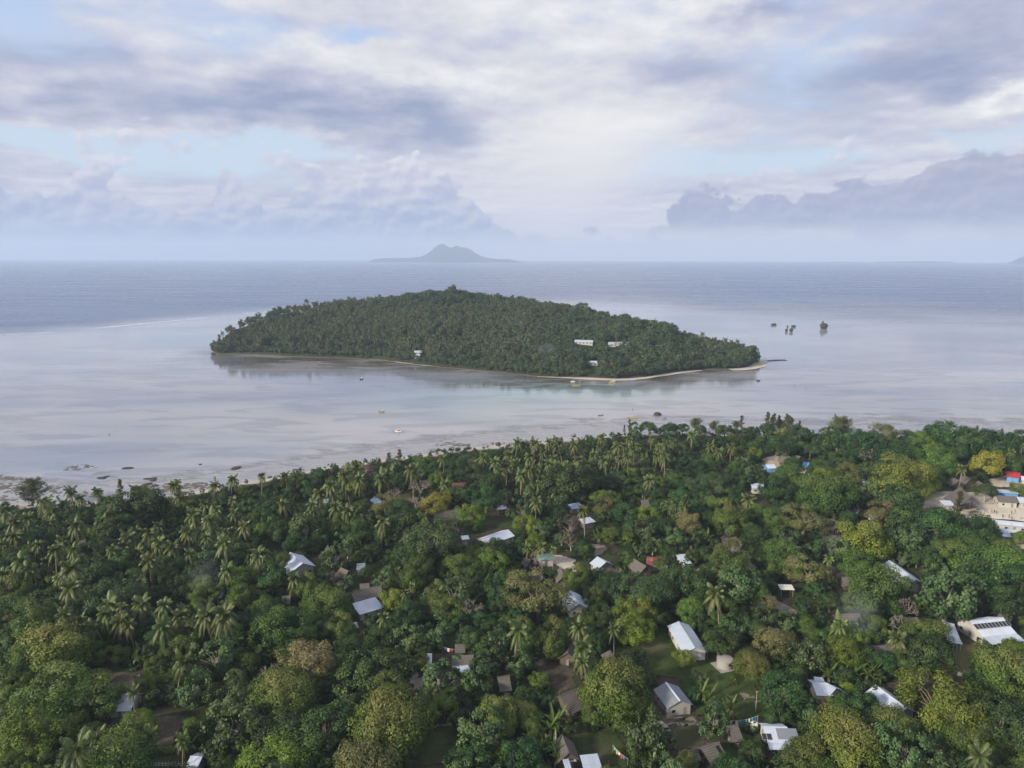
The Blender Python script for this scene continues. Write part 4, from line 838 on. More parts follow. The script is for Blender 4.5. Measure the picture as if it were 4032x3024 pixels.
# ================================================================== houses
def metal_c(n, c, d=None):
    def fn(T, out):
        P = T.coord('Object'); r = T.rnd(); a = T.noise(P, .6, 5, .6); st = T.noise(T.v('MULTIPLY', P, (5, .35, 1)), 1., 4, .6)
        k = T.mix(T.mad(a, .5, T.mul(st, .5)), tuple(x * .84 for x in c), tuple(min(1, x * 1.12) for x in c)); k = T.mix(T.ss(0, 1, T.m('FRACT', T.mul(r, 5.3)), 0., .34, 'LINEAR'), k, tuple(x * .62 for x in c))
        k = T.mix(T.mul(T.ss(.55, .72, T.mad(st, .7, T.mul(a, .3))), T.ss(.55, .9, T.m('FRACT', T.mul(r, 9.1)), .05, .6)), k, d or (.20, .15, .125))
        principled(T, out, k, .45, .5, .15, T.bump(a, .2, .03))
    return material(n, fn)
HM = {'white': metal_c('sheet_white', (.50, .57, .69)), 'zinc': metal_c('sheet_zinc', (.40, .47, .57), (.30, .34, .41)), 'grey': metal_c('sheet_grey', (.20, .225, .27)), 'blue': metal_c('sheet_blue', (.10, .32, .66)), 'paleblue': metal_c('sheet_pale_blue', (.34, .52, .74)), 'red': metal_c('sheet_red', (.42, .035, .045)),
      'rust': plain('sheet_rust', (.16, .055, .045), .8, .5, .8, .2, 0, (.30, .30, .32)), 'green': metal_c('sheet_green', (.20, .34, .28)), 'brown': metal_c('sheet_brown', (.15, .125, .11)), 'tarp': plain('tarp', (.62, .62, .60), .7, .2)}
def thatch_fn(T, out):
    P = T.coord('Object'); n = T.noise(T.v('MULTIPLY', P, (6, 6, 1.5)), 1., 4, .7); n2 = T.noise(P, .5, 4, .6); w = T.n.new('ShaderNodeTexWave'); w.bands_direction = 'Z'; w.inputs['Scale'].default_value = 1.1; w.inputs['Distortion'].default_value = 2.5; w.inputs['Detail'].default_value = 3; T.put(w.inputs['Vector'], P)
    c = T.mix(T.add(T.mul(n, .6), T.mul(n2, .4)), (.070, .064, .062), (.215, .198, .19)); c = T.mix(T.mul(w.outputs['Fac'], .25), c, (.09, .08, .072)); c = T.mix(T.mul(T.rnd(), .4), c, (.10, .092, .092))
    principled(T, out, c, .95, .05, 0, T.bump(T.add(n, w.outputs['Fac']), .7, .15))
thatch_m = material('thatch', thatch_fn); HM['thatch'] = thatch_m
def block_fn(T, out):
    br = T.n.new('ShaderNodeTexBrick'); br.inputs['Scale'].default_value = 1.; br.inputs['Brick Width'].default_value = .42; br.inputs['Row Height'].default_value = .2; br.inputs['Mortar Size'].default_value = .012; P = T.coord('Object'); x, y, z = T.sep(P)[:3]
    T.put(br.inputs['Vector'], T.xyz(T.add(x, y), z, 0)); br.inputs['Color1'].default_value = (.40, .39, .37, 1); br.inputs['Color2'].default_value = (.34, .33, .31, 1); br.inputs['Mortar'].default_value = (.26, .25, .24, 1)
    principled(T, out, T.mix(T.mul(T.noise(P, .8, 5, .65), .5), br.outputs[0], (.22, .21, .19)), .9, .2)
WM = {'block': material('wall_block', block_fn), 'white': plain('wall_white', (.44, .43, .415), .85, .18, .7, .2, 0, (.32, .31, .29)), 'bamboo': plain('wall_bamboo', (.105, .080, .055), .85, .35, 3), 'wood': plain('wall_wood', (.20, .175, .155), .85, .3, 2.5), 'blue': plain('wall_blue', (.10, .30, .58), .8, .15), 'dark': plain('wall_dark', (.07, .065, .06), .9, .3)}
dark_m = plain('opening_dark', (.012, .012, .014), .5, .3); door_m = plain('door_paint', (.20, .20, .21), .7, .2); doorw_m = plain('door_white', (.55, .56, .58), .7, .15); frame_m = plain('frame_paint', (.45, .45, .45), .7, .15); post_m = plain('post_wood', (.34, .30, .25), .9, .25); conc_m = plain('concrete', (.30, .29, .275), .9, .25); cap_m = plain('ridge_cap', (.60, .64, .70), .4, .1, .6, .5, .2); solar_m = plain('solar_cell', (.012, .014, .026), .18, .2, 2, .6); pale_m = plain('painted_white', (.70, .70, .68), .7, .1)
def sheet_mesh(name, wl, wx, th, mat, waves=7, amp=.022):
    """corrugated sheet, wl along slope (y), wx across (x), origin at its centre"""
    v = []; f = []; n = waves * 2
    for s in (0, 1):
        for j in (0, 1):
            for i in range(n + 1): v.append((-wx / 2 + wx * i / n, -wl / 2 + wl * j, amp * (1 if i % 2 else -1) - s * th))
    k = n + 1
    for i in range(n): f += [(i, i + 1, k + i + 1, k + i), (2 * k + i, 3 * k + i, 3 * k + i + 1, 2 * k + i + 1)]
    f += [(0, k, 3 * k, 2 * k), (n, 2 * k + n, 3 * k + n, k + n)]
    for i in range(n): f += [(i, 2 * k + i, 2 * k + i + 1, i + 1), (k + i, k + i + 1, 3 * k + i + 1, 3 * k + i)]
    return mesh(name, v, f, mat)
LANDMARK = []
HOUSE_PX = []
def slope_part(root, name, L, y0, z0, y1, z1, mat, style, sheets, x0=0.):
    """roof plane from ridge (y0,z0) down to eave (y1,z1), length L along x"""
    sl = math.hypot(y1 - y0, z1 - z0); ang = math.atan2(z1 - z0, y1 - y0); cy_, cz = (y0 + y1) / 2, (z0 + z1) / 2
    if style == 'thatch':
        mb = MB(); rows = 4; sgn = 1 if y1 > y0 else -1
        for k in range(rows):     # overlapping courses of thatch, each a little proud of the one below
            a, b = k / rows, (k + 1) / rows + .03; ya, za, yb, zb = y0 + (y1 - y0) * a, z0 + (z1 - z0) * a, y0 + (y1 - y0) * b, z0 + (z1 - z0) * b; n = max(2, int(L / 1.2))
            for i in range(n):
                xa, xb = x0 - L / 2 + L * i / n, x0 - L / 2 + L * (i + 1) / n; j1, j2 = rng.uniform(-.05, .05, 2); t0, t1 = .12, .20
                mb.hexa([(xa, ya, za - .08), (xb, ya, za - .08), (xb, yb + sgn * j2, zb - .08 + j2), (xa, yb + sgn * j1, zb - .08 + j1), (xa, ya, za + t0), (xb, ya, za + t0), (xb, yb + sgn * j2, zb + t1 - .12), (xa, yb + sgn * j1, zb + t1 - .12)])
        return mb.build(name, mat, root)
    if not sheets:
        return link(name, sheet_mesh(name, sl, L, .05, mat, max(3, int(L * 1.2)), .03), root, (x0, cy_, cz), (ang if y1 > y0 else math.pi + ang, 0, 0))
    rot = (ang if y1 > y0 else math.pi + ang, 0, 0)
    fr = MB(); nb = 4
    for k in range(nb):
        t = (k + .5) / nb; fr.box((x0, y0 + (y1 - y0) * t, z0 + (z1 - z0) * t - .11), (L * .98, .08, .08))
    R = fr.build(name, post_m, root); n = max(2, round(L / 1.15)); w = L / n; rows = 2 if sl > 3.4 else 1; sm = sheet_mesh('roof_sheet', sl / rows + .08, w + .04, .012, mat, 6)
    for i in range(n):
        for k in range(rows):
            t = (k + .5) / rows; link('roof_sheet', sm, R, (x0 - L / 2 + w * (i + .5), y0 + (y1 - y0) * t, z0 + (z1 - z0) * t + .012 * (i % 2) + .02 * (1 - k) + float(rng.uniform(0, .012))), (rot[0] + float(rng.normal()) * .006, float(rng.normal()) * .005, 0))
    return R
def house(name, label, r, a, b, W, zr=4.2, wall=2.3, roof='zinc', walls='block', style='gable', short=None, over=.45, sheets=None, feat=True, porch=None, cat='house', lift=0., group='village houses', door='grey', cap=False, open_gable=False, asym=1.):
    """a, b: the two ridge ends in region pixels; W roof span across the ridge in metres"""
    A = at(r, *a, GZ + zr); B = at(r, *b, GZ + zr); c = (A + B) / 2; d = B - A; L = d.length; yaw = math.atan2(d.y, d.x); root = empty(name, (c.x, c.y, GZ + .1), yaw); zr -= .1; wall -= .1
    th = 'thatch' if roof == 'thatch' else 'metal'; pix = L / mpp(c); sheets = (pix > 62) if sheets is None else sheets
    hw = W / 2 - over; ll = L - 2 * over; wm = WM[walls]; slope = (zr - wall) / (W / 2)
    HOUSE_PX.append([proj(root.matrix_basis @ Vector(q)) for q in ((-L / 2, -W / 2, wall), (L / 2, -W / 2, wall), (L / 2, -W / 2, 0.), (L / 2, W / 2, wall), (L / 2, 0, zr), (-L / 2, 0, zr), (-L / 2, W / 2, wall), (-L / 2, -W / 2, 0.))])
    mb = MB()
    if style == 'gable':
        e = zr - .12 - slope * hw
        mb.v = [(-ll / 2, -hw, -.3), (ll / 2, -hw, -.3), (ll / 2, hw, -.3), (-ll / 2, hw, -.3), (-ll / 2, -hw, e), (ll / 2, -hw, e), (ll / 2, hw, e), (-ll / 2, hw, e), (-ll / 2, 0, zr - .14), (ll / 2, 0, zr - .14)]
        mb.f = [(0, 1, 5, 4), (2, 3, 7, 6), (1, 2, 6, 9, 5), (3, 0, 4, 8, 7), (4, 5, 9, 8), (6, 7, 8, 9), (3, 2, 1, 0)]
        if open_gable: mb.v = []; mb.f = []; [mb.box((sx * (ll / 2 - .1), sy * (hw - .1), wall / 2), (.2, .2, wall)) for sx in (-1, 0, 1) for sy in (-1, 1)]; [mb.box((sx * (ll / 2 - .1), 0, wall), (.15, W * .9, .15)) for sx in (-1, 1)]; [mb.box((sx * (ll / 2 - .1), 0, (zr + wall) / 2 - .1), (.15, .15, zr - wall - .2)) for sx in (-1, 1)]
        mb.build('wall' if not open_gable else 'post_frame', wm if not open_gable else post_m, root)
        slope_part(root, 'roof', L, 0, zr, W / 2, wall, HM[roof], th, sheets); slope_part(root, 'roof', L, 0, zr, -W / 2, wall, HM[roof], th, sheets)
        rc = MB()
        if th == 'thatch': rc.tube([(-L / 2 - .05, 0, zr + .05), (0, 0, zr + .02), (L / 2 + .05, 0, zr + .05)], .17, 6); rc.build('ridge_roll', thatch_m, root)
        else: rc.poly([(-L / 2, -.28, zr - .02), (L / 2, -.28, zr - .02), (L / 2, 0, zr + .10), (-L / 2, 0, zr + .10)]); rc.poly([(-L / 2, 0, zr + .10), (L / 2, 0, zr + .10), (L / 2, .28, zr - .02), (-L / 2, .28, zr - .02)]); rc.build('ridge_cap', cap_m if cap else HM[roof], root)
    elif style == 'shed':           # single slope falling to -y side (towards local -y)
        lo = wall; mb.v = [(-ll / 2, -hw, -.3), (ll / 2, -hw, -.3), (ll / 2, hw, -.3), (-ll / 2, hw, -.3), (-ll / 2, -hw, lo), (ll / 2, -hw, lo), (ll / 2, hw, zr - .2), (-ll / 2, hw, zr - .2)]; mb.f = [(0, 1, 5, 4), (1, 2, 6, 5), (2, 3, 7, 6), (3, 0, 4, 7), (4, 5, 6, 7), (3, 2, 1, 0)]
        mb.build('wall', wm, root); slope_part(root, 'roof', L, W / 2, zr, -W / 2, wall + .15, HM[roof], th, sheets)
    elif style == 'awning':
        for sx in (-1, 1):
            for sy in (-1, 1):
                p = MB(); p.tube([(sx * ll / 2, sy * hw, -.2), (sx * ll / 2, sy * hw, wall if sy < 0 else zr - .15)], .07, 6); p.build('post', post_m, root)
        slope_part(root, 'roof', L, W / 2, zr, -W / 2, wall, HM[roof], th, sheets); feat = False
    elif style in ('pyramid', 'hip'):
        rl = 0.12 if style == 'pyramid' else L * .25; e = wall; mb.box((0, 0, wall / 2 - .15), (ll, 2 * hw, wall + .3 - .15)); mb.build('wall', wm, root); rb = MB(); rows = 5
        for k in range(rows):
            t0, t1 = k / rows, (k + 1) / rows + .04; q = lambda t, dz: [(-(rl + (L / 2 - rl) * t), -W / 2 * t, zr + (e - zr) * t + dz), (rl + (L / 2 - rl) * t, -W / 2 * t, zr + (e - zr) * t + dz), (rl + (L / 2 - rl) * t, W / 2 * t, zr + (e - zr) * t + dz), (-(rl + (L / 2 - rl) * t), W / 2 * t, zr + (e - zr) * t + dz)]
            rb.hexa(q(t1, -.02) + q(t0, .12 if th == 'thatch' else .03))
        rb.build('roof', HM[roof], root)
    # doors and windows on the sides that face the photographer
    if feat:
        R3 = root.matrix_basis.to_3x3(); view = (Vector((0, 0, CAM_H)) - root.location); dm = doorw_m if door == 'white' else door_m
        for (nx, ny, ln, off) in ((0, -1, ll, hw), (0, 1, ll, hw), (-1, 0, 2 * hw, ll / 2), (1, 0, 2 * hw, ll / 2)):
            if (R3 @ Vector((nx, ny, 0))).dot(view) < 0: continue
            n = max(1, int(ln / 2.6)); hgt = min(wall, 2.1)
            for i in range(n):
                u = (i + .5) / n * ln - ln / 2; isd = (i == n // 2); w, h, zc = (.85, hgt * .92, hgt * .46) if isd else (.9, .8, hgt * .62)
                pos = (nx * (off + .015), u, zc) if nx else (u, ny * (off + .015), zc); dim = (.06, w, h) if nx else (w, .06, h); m_ = MB(); m_.box((0, 0, 0), dim); o = m_.build('door' if isd else 'window', dm if isd else dark_m, root, loc=pos)
                if not isd and pix > 50:
                    f_ = MB(); s_ = .05
                    for sg in (-1, 1):
                        f_.box((nx * .02, sg * (w / 2 + s_ / 2), 0) if nx else (sg * (w / 2 + s_ / 2), ny * .02, 0), (.08, s_, h + .1) if nx else (s_, .08, h + .1)); f_.box((nx * .02, 0, sg * (h / 2 + s_ / 2 + .002)) if nx else (0, ny * .02, sg * (h / 2 + s_ / 2 + .002)), (.082, w, s_) if nx else (w, .082, s_))
                    f_.build('frame', frame_m, o)
    if porch:   # (side -1/+1, depth, drop, roof)
        sd_, dep, drop, rm = porch; y0 = sd_ * (W / 2 - .15); y1 = sd_ * (W / 2 + dep); z0 = wall - .05; z1 = wall - drop
        slope_part(root, 'porch_roof', L, y0, z0, y1, z1, HM[rm], 'metal', sheets)
        for i in range(4):
            p = MB(); p.tube([(-ll / 2 + ll * i / 3, y1 - sd_ * .2, -.2), (-ll / 2 + ll * i / 3, y1 - sd_ * .2, z1 - .05)], .07, 6); p.build('post', pale_m if rm == 'zinc' else post_m, root)
    tag(root, label, cat, group)
    if short: LANDMARK.append((short, *proj(c)))
    return root
H = house
# ---- bottom right quarter
H('long_house', 'long house with bright zinc gable roof standing on the green lawn', 'G', (1440, 75), (1585, 306), 6.6, 4.0, 2.7, 'zinc', 'white', short='the long zinc-roofed house on the lawn', door='white', over=.35)
g2 = H('gabled_house', 'grey block house with dark gable roof and white ridge', 'G', (1330, 602), (1455, 765), 6.6, 4.1, 2.6, 'grey', 'block', short='the grey house with white ridge', cap=True, over=.4)
H('thatched_hut', 'small pyramid-roofed thatched hut by the slender palm', 'G', (800, 335), (892, 322), 4.9, 3.9, 1.5, 'thatch', 'bamboo', 'pyramid', short='the pyramid thatched hut')
H('thatched_house', 'pale weathered thatched house half hidden behind a round tree', 'G', (532, 200), (480, 350), 5.2, 4.0, 1.9, 'thatch', 'bamboo', short='the pale thatched house')
H('lean_to', 'grey metal lean-to shelter in front of the pale thatched house', 'G', (470, 362), (556, 360), 4.0, 2.6, 2.0, 'grey', 'dark', 'awning', cat='shelter')
H('thatched_house', 'long dark thatched house left of the biggest round tree', 'G', (412, 722), (612, 640), 7.5, 4.6, 1.8, 'thatch', 'bamboo', short='the long dark thatched house')
H('thatched_house', 'thatched house with open gable at the bottom edge', 'G', (430, 1055), (492, 1212), 5.0, 4.2, 2.0, 'thatch', 'bamboo', short='the thatched house at the bottom edge')
H('small_shed', 'small white metal shed in front of the bottom thatched house', 'G', (455, 1240), (545, 1232), 3.0, 2.4, 1.9, 'white', 'wood', 'shed', cat='shed')
H('metal_shed', 'wide zinc roof cut by the bottom edge of the picture', 'G', (610, 1302), (765, 1286), 5.0, 3.0, 2.2, 'zinc', 'wood', 'shed', cat='shed')
H('metal_shed', 'narrow zinc roof in the bottom edge beside the small white shed', 'G', (455, 1322), (510, 1316), 4.0, 2.8, 2.1, 'zinc', 'wood', 'shed', cat='shed')
H('thatched_hut', 'square thatched hut beside the white water barrel', 'G', (1862, 985), (1950, 972), 5.6, 3.6, 1.7, 'thatch', 'bamboo', short='the square thatched hut')
broken = H('thatched_house', 'broken thatched roof with a dark hole near the bottom edge', 'G', (1640, 1172), (1790, 1122), 6.0, 3.6, 1.6, 'thatch', 'dark', short='the broken thatched roof')
H('thatched_shed', 'low long thatched shed beside the broken thatched roof', 'G', (1470, 1215), (1610, 1195), 3.6, 2.6, 1.6, 'thatch', 'dark', cat='shed')
panel_house = H('metal_house', 'white-roofed house with a grey panel and small solar panel', 'H', (-40, 985), (165, 990), 7.0, 3.8, 2.3, 'white', 'white', short='the white house with solar panel', porch=(-1, 1.6, .5, 'white'))
H('thatched_house', 'dark thatched house behind a white metal lean-to', 'H', (600, 18), (790, 8), 5.6, 3.9, 2.0, 'thatch', 'bamboo', short='the dark thatched house with white lean-to')
H('lean_to', 'white metal lean-to roof in front of the dark thatched house', 'H', (662, 78), (785, 72), 3.8, 2.7, 2.2, 'white', 'dark', 'awning', cat='shelter')
H('school_house', 'white metal house with deep porch beside the solar school', 'H', (1490, 88), (1610, 100), 9.5, 4.6, 2.9, 'white', 'white', short='the porch house left of the solar school', porch=(-1, 2.6, .5, 'zinc'))
school = H('school_house', 'white gabled school with a row of solar panels and porch', 'H', (1745, 72), (2030, 42), 10.0, 5.2, 2.9, 'white', 'white', short='the solar-panelled school', porch=(-1, 3.2, .55, 'zinc'))
H('thatched_hut', 'thatched hut at the right edge behind the solar school', 'H', (1990, -10), (2110, 20), 5.0, 3.6, 1.6, 'thatch', 'bamboo')
H('metal_house', 'patched white metal roofs beside banana plants', 'H', (380, 608), (520, 612), 7.0, 3.4, 2.2, 'white', 'white', short='the patched white metal roofs', feat=False)
H('metal_shed', 'small separate white roof sheet behind the patched roofs', 'H', (402, 572), (485, 578), 2.0, 2.8, 2.3, 'white', 'wood', 'shed', cat='shed')
H('metal_house', 'second patched zinc roof joined to the patched white roofs', 'H', (520, 616), (590, 655), 5.0, 3.6, 2.4, 'zinc', 'white', feat=False)
H('long_house', 'long white metal roof running down between round trees', 'H', (925, 625), (1200, 826), 6.0, 4.0, 2.4, 'white', 'white', short='the long white metal roof by the dirt yard', cap=True)
H('thatched_hut', 'small dark hut at the lower end of the long white roof', 'H', (1215, 800), (1260, 830), 3.5, 3.0, 1.8, 'thatch', 'dark')
H('thatched_house', 'grey weathered roof behind the bare tree', 'H', (1190, 50), (1290, 45), 5.0, 3.4, 2.0, 'thatch', 'dark')
H('ruined_house', 'ruined grey roof frame hidden behind drooping palms', 'H', (870, 300), (1090, 285), 6.0, 3.4, 2.0, 'thatch', 'wood', short='the ruined roof behind palms')
# ---- bottom left quarter
H('metal_house', 'small house with streaked metal roof and white wall', 'E', (978, 712), (1180, 706), 7.2, 4.0, 2.0, 'zinc', 'white', short='the small streaked metal-roofed house')
H('metal_house', 'white and blue house roof cut by the bottom edge', 'E', (1645, 1240), (1748, 1248), 5.0, 3.4, 2.4, 'white', 'blue', short='the blue house at the bottom edge')
H('thatched_house', 'dark thatched long house above the white lean-to roof', 'F', (1690, 378), (1880, 370), 6.0, 4.0, 2.0, 'thatch', 'bamboo', short='the dark long house with white lean-to')
H('lean_to', 'wide white metal lean-to in front of the dark long house', 'F', (1695, 458), (1850, 458), 4.4, 2.8, 2.2, 'white', 'dark', 'awning', cat='shelter')
H('metal_shed', 'small white roof left of the dark long house', 'F', (1474, 392), (1520, 390), 4.6, 2.9, 2.2, 'white', 'wood', 'shed', cat='shed')
H('thatched_hut', 'small thatched hut behind the washing line', 'F', (1718, 278), (1806, 274), 3.6, 3.2, 1.7, 'thatch', 'bamboo')
H('thatched_hut', 'tiny bamboo-walled thatched hut below the white lean-to', 'F', (1700, 560), (1762, 556), 4.0, 3.6, 1.9, 'thatch', 'bamboo', short='the tiny bamboo hut')
H('thatched_house', 'ragged thatched roof peeping over tan tree', 'F', (2085, 560), (2190, 545), 5.0, 4.4, 2.0, 'thatch', 'dark')
H('block_wall_house', 'small white block house under trees', 'F', (820, 112), (880, 100), 3.0, 2.6, 2.0, 'white', 'white', 'shed', cat='shed')
# ---- middle left
H('big_house', 'big house with smooth bright white gable roof among palms', 'B', (295, 823), (405, 918), 9.0, 5.0, 2.8, 'white', 'block', short='the big white-roofed house', over=.6)
H('thatched_hut', 'grey pyramid thatched hut behind the big white-roofed house', 'B', (585, 765), (655, 760), 4.6, 4.2, 1.6, 'thatch', 'bamboo', 'pyramid', short='the grey pyramid hut')
H('thatched_hut', 'round-topped brown thatched hut near the big white-roofed house', 'B', (728, 955), (800, 985), 4.4, 4.0, 1.7, 'thatch', 'bamboo', short='the brown thatched hut')
H('metal_shed', 'small grey metal roof behind a sparse young tree', 'B', (868, 940), (945, 935), 4.2, 3.0, 2.2, 'grey', 'white', 'shed', cat='shed')
H('thatched_house', 'long thatched house with open windows below small hut', 'B', (835, 1160), (1080, 1112), 6.4, 4.2, 2.0, 'thatch', 'white', short='the thatched long house with open windows')
H('thatched_hut', 'small thatched hut right behind the thatched long house', 'B', (895, 1098), (978, 1090), 3.4, 3.2, 1.8, 'thatch', 'bamboo')
H('metal_house', 'bright white metal roof in front of the thatched long house', 'B', (860, 1300), (1068, 1240), 6.0, 3.4, 2.2, 'white', 'white', 'shed', short='the bright white roof below the long house')
H('thatched_hut', 'grey thatched roof left of the thatched long house', 'B', (730, 1180), (800, 1175), 4.6, 3.2, 1.6, 'thatch', 'dark')
H('thatched_hut', 'thatched hut buried in trees below the big white-roofed house', 'B', (225, 1205), (300, 1200), 4.6, 3.4, 1.8, 'thatch', 'dark')
H('thatched_house', 'very long brown thatched roof beside the yellow tree', 'B', (1530, 492), (1758, 443), 7.0, 4.6, 1.8, 'thatch', 'bamboo', short='the very long thatched roof')
H('metal_house', 'long pale metal-roofed house with open windows behind a tree', 'B', (1965, 700), (2180, 625), 7.5, 4.0, 2.5, 'white', 'white', short='the long pale house with open windows')
H('metal_shed', 'pale sheet roof at the left end of the long pale house', 'B', (1775, 692), (1840, 686), 3.0, 2.8, 2.2, 'white', 'wood', 'shed', cat='shed')
H('open_shelter', 'white flat shelter on posts beside brown thatched roofs', 'B', (2085, 430), (2165, 425), 3.6, 3.2, 2.7, 'white', 'dark', 'awning', cat='shelter')
H('thatched_house', 'brown thatched house behind the white flat shelter', 'B', (2085, 345), (2175, 395), 6.0, 4.4, 1.9, 'thatch', 'bamboo', short='the brown thatched house behind the shelter')
H('metal_shed', 'bright blue roof among palms above the yellow tree', 'B', (1020, 345), (1090, 390), 4.0, 3.4, 2.3, 'paleblue', 'wood', 'gable', short='the bright blue roof among palms', cat='shed')
H('metal_shed', 'tiny pale roof beside coconut palms near the beach', 'B', (578, 372), (625, 370), 3.4, 3.0, 2.2, 'green', 'wood', 'shed', cat='shed')
H('thatched_house', 'low roof with red edge hidden in trees near the beach', 'B', (1690, 225), (1815, 220), 4.0, 3.4, 2.2, 'rust', 'dark')
H('metal_shed', 'torn white and blue sheets under trees by the brown hut', 'B', (715, 1060), (830, 1045), 3.4, 2.8, 2.2, 'white', 'blue', 'shed', cat='shed')
H('metal_shed', 'lone white roof glimpsed among left palms below the smoke', 'A', (1860, 1165), (1930, 1160), 5.0, 3.4, 2.3, 'white', 'dark', 'shed', cat='shed')
H('thatched_hut', 'thatched hut beside the small yellow-green bush among palms', 'A', (665, 725), (740, 715), 5.0, 3.6, 1.8, 'thatch', 'bamboo')
H('metal_shed', 'tiny white and blue roof under left palms', 'A', (1370, 1203), (1432, 1200), 3.0, 3.0, 2.2, 'white', 'blue', 'shed', cat='shed')
# ---- middle
H('green_house', 'house with pale green roof beside slender palms', 'C', (215, 842), (352, 832), 5.4, 3.8, 2.7, 'green', 'white', 'gable', short='the green-roofed house')
H('wooden_house', 'wooden house with silver gable roof facing the tarp', 'C', (735, 858), (815, 905), 6.6, 4.2, 2.4, 'zinc', 'wood', short='the silver-roofed wooden house')
H('tarp_shelter', 'small crumpled white tarp shelter in front of wooden house', 'C', (700, 945), (748, 950), 3.4, 2.4, 1.5, 'tarp', 'dark', 'awning', cat='shelter')
H('thatched_house', 'thatched house left of the rusty red roof', 'C', (1045, 875), (1160, 945), 5.6, 4.2, 1.9, 'thatch', 'bamboo', short='the thatched house by the rusty roof')
H('rusty_house', 'house with rusty dark red and white metal roof', 'C', (1165, 860), (1305, 875), 6.0, 4.0, 2.3, 'rust', 'wood', short='the rusty red-roofed house')
H('metal_house', 'white-roofed house behind the white bare tree', 'C', (1418, 850), (1495, 838), 9.0, 4.0, 2.4, 'white', 'white', short='the white house behind the bare tree')
H('thatched_hut', 'steep thatched hut left of its twin below the green-roofed house', 'C', (205, 962), (268, 1045), 5.2, 4.4, 1.8, 'thatch', 'bamboo', short='the steep thatched hut')
H('thatched_hut', 'thatched hut half behind tree below the pale sand yard', 'C', (420, 950), (450, 1030), 5.0, 4.2, 1.8, 'thatch', 'bamboo')
H('metal_house', 'house with bright zinc gable roof beside the tan tree', 'C', (505, 1150), (580, 1268), 6.4, 4.4, 2.5, 'zinc', 'block', short='the zinc house beside the tan tree')
H('lean_to', 'striped metal lean-to on the right of the zinc house', 'C', (612, 1240), (672, 1250), 3.6, 2.8, 2.3, 'white', 'wood', 'shed', cat='shed')
H('thatched_hut', 'weathered thatched roof left of the green-roofed house', 'C', (105, 870), (165, 890), 4.4, 3.4, 1.7, 'thatch', 'dark')
H('metal_shed', 'pale metal roof with dark hatch under a palm', 'C', (500, 418), (600, 405), 4.4, 3.4, 2.3, 'paleblue', 'wood', 'shed', cat='shed')
H('metal_shed', 'torn white roof sheets behind a lone palm', 'C', (600, 550), (700, 530), 4.6, 3.0, 2.2, 'white', 'wood', 'shed', cat='shed', short='the torn white roof sheets')
H('thatched_hut', 'small grey thatched hut deep among dark trees', 'C', (1112, 372), (1180, 368), 4.8, 4.0, 1.8, 'thatch', 'bamboo', short='the small grey hut deep among trees')
H('metal_shed', 'white roof glimpsed between feathery trees', 'C', (1608, 250), (1668, 245), 6.0, 3.6, 2.4, 'white', 'dark', 'shed', cat='shed')
H('metal_house', 'pale hipped metal roof in trees at right of the feathery trees', 'C', (2060, 228), (2175, 228), 6.0, 4.0, 2.5, 'white', 'white', short='the pale hipped roof')
H('thatched_hut', 'low grey roof below the pale hipped roof', 'C', (1980, 312), (2055, 308), 4.0, 2.8, 1.8, 'thatch', 'dark')
# ---- right
H('blue_hut', 'small hut with bright blue gable roof among huts', 'D', (285, 445), (335, 455), 6.4, 4.0, 2.2, 'blue', 'white', short='the bright blue-roofed hut')
H('blue_hut', 'small hut with light blue roof right of the bright blue one', 'D', (410, 440), (462, 435), 5.6, 3.6, 2.2, 'paleblue', 'white', 'gable', short='the light blue-roofed hut')
H('blue_hut', 'white house with blue wall left of the huts', 'D', (-20, 468), (50, 465), 6.0, 3.6, 2.3, 'white', 'blue')
H('thatched_hut', 'thatched hut left of the bright blue-roofed hut', 'D', (120, 400), (195, 425), 6.0, 4.4, 1.9, 'thatch', 'bamboo', short='the thatched hut left of the blue roof')
H('thatched_hut', 'steep thatched hut with dark door beside the bright blue roof', 'D', (195, 445), (232, 465), 5.0, 4.2, 1.9, 'thatch', 'bamboo')
H('thatched_hut', 'thatched gable behind the two blue-roofed huts', 'D', (225, 395), (262, 405), 5.0, 4.0, 1.9, 'thatch', 'bamboo')
H('metal_house', 'long pale metal roof left of the wide olive tree', 'D', (700, 520), (815, 565), 6.4, 4.0, 2.4, 'white', 'white', short='the pale metal roof by the wide olive tree')
H('metal_shed', 'white and brown roof below the long pale metal roof', 'D', (770, 600), (840, 625), 5.0, 3.4, 2.2, 'white', 'wood', 'gable', cat='shed')
H('red_house', 'blue-walled house with bright red metal roof', 'D', (1915, 520), (2030, 535), 8.0, 4.4, 2.6, 'red', 'blue', short='the red-roofed house', over=.5)
H('metal_house', 'white-roofed wing at the right of the red-roofed house', 'D', (2035, 560), (2120, 570), 6.0, 3.8, 2.4, 'white', 'white')
H('thatched_hut', 'wide thatched hut beside the yellow tree', 'D', (1575, 555), (1640, 580), 6.6, 4.4, 1.7, 'thatch', 'bamboo', short='the wide thatched hut by the yellow tree')
H('thatched_hut', 'dark thatched hut left of the wide thatched hut', 'D', (1480, 570), (1540, 600), 6.0, 4.2, 1.6, 'thatch', 'dark')
H('thatched_hut', 'small thatched hut right of the wide thatched hut', 'D', (1690, 600), (1725, 620), 4.6, 3.6, 1.6, 'thatch', 'bamboo')
H('meeting_hall', 'big steep open-gabled thatched meeting hall on the sand', 'D', (1545, 648), (1635, 738), 12.0, 7.4, 1.9, 'thatch', 'wood', short='the big thatched hall', open_gable=True, feat=False, over=.8)
H('walled_shed', 'white roof behind a block wall left of the playing field', 'D', (1400, 770), (1490, 772), 5.0, 3.2, 2.4, 'white', 'block', 'shed', cat='shed')
H('blue_building', 'flat-roofed bright blue building above the playing field', 'D', (1840, 678), (2005, 688), 5.0, 3.2, 2.9, 'zinc', 'blue', 'shed', short='the bright blue building')
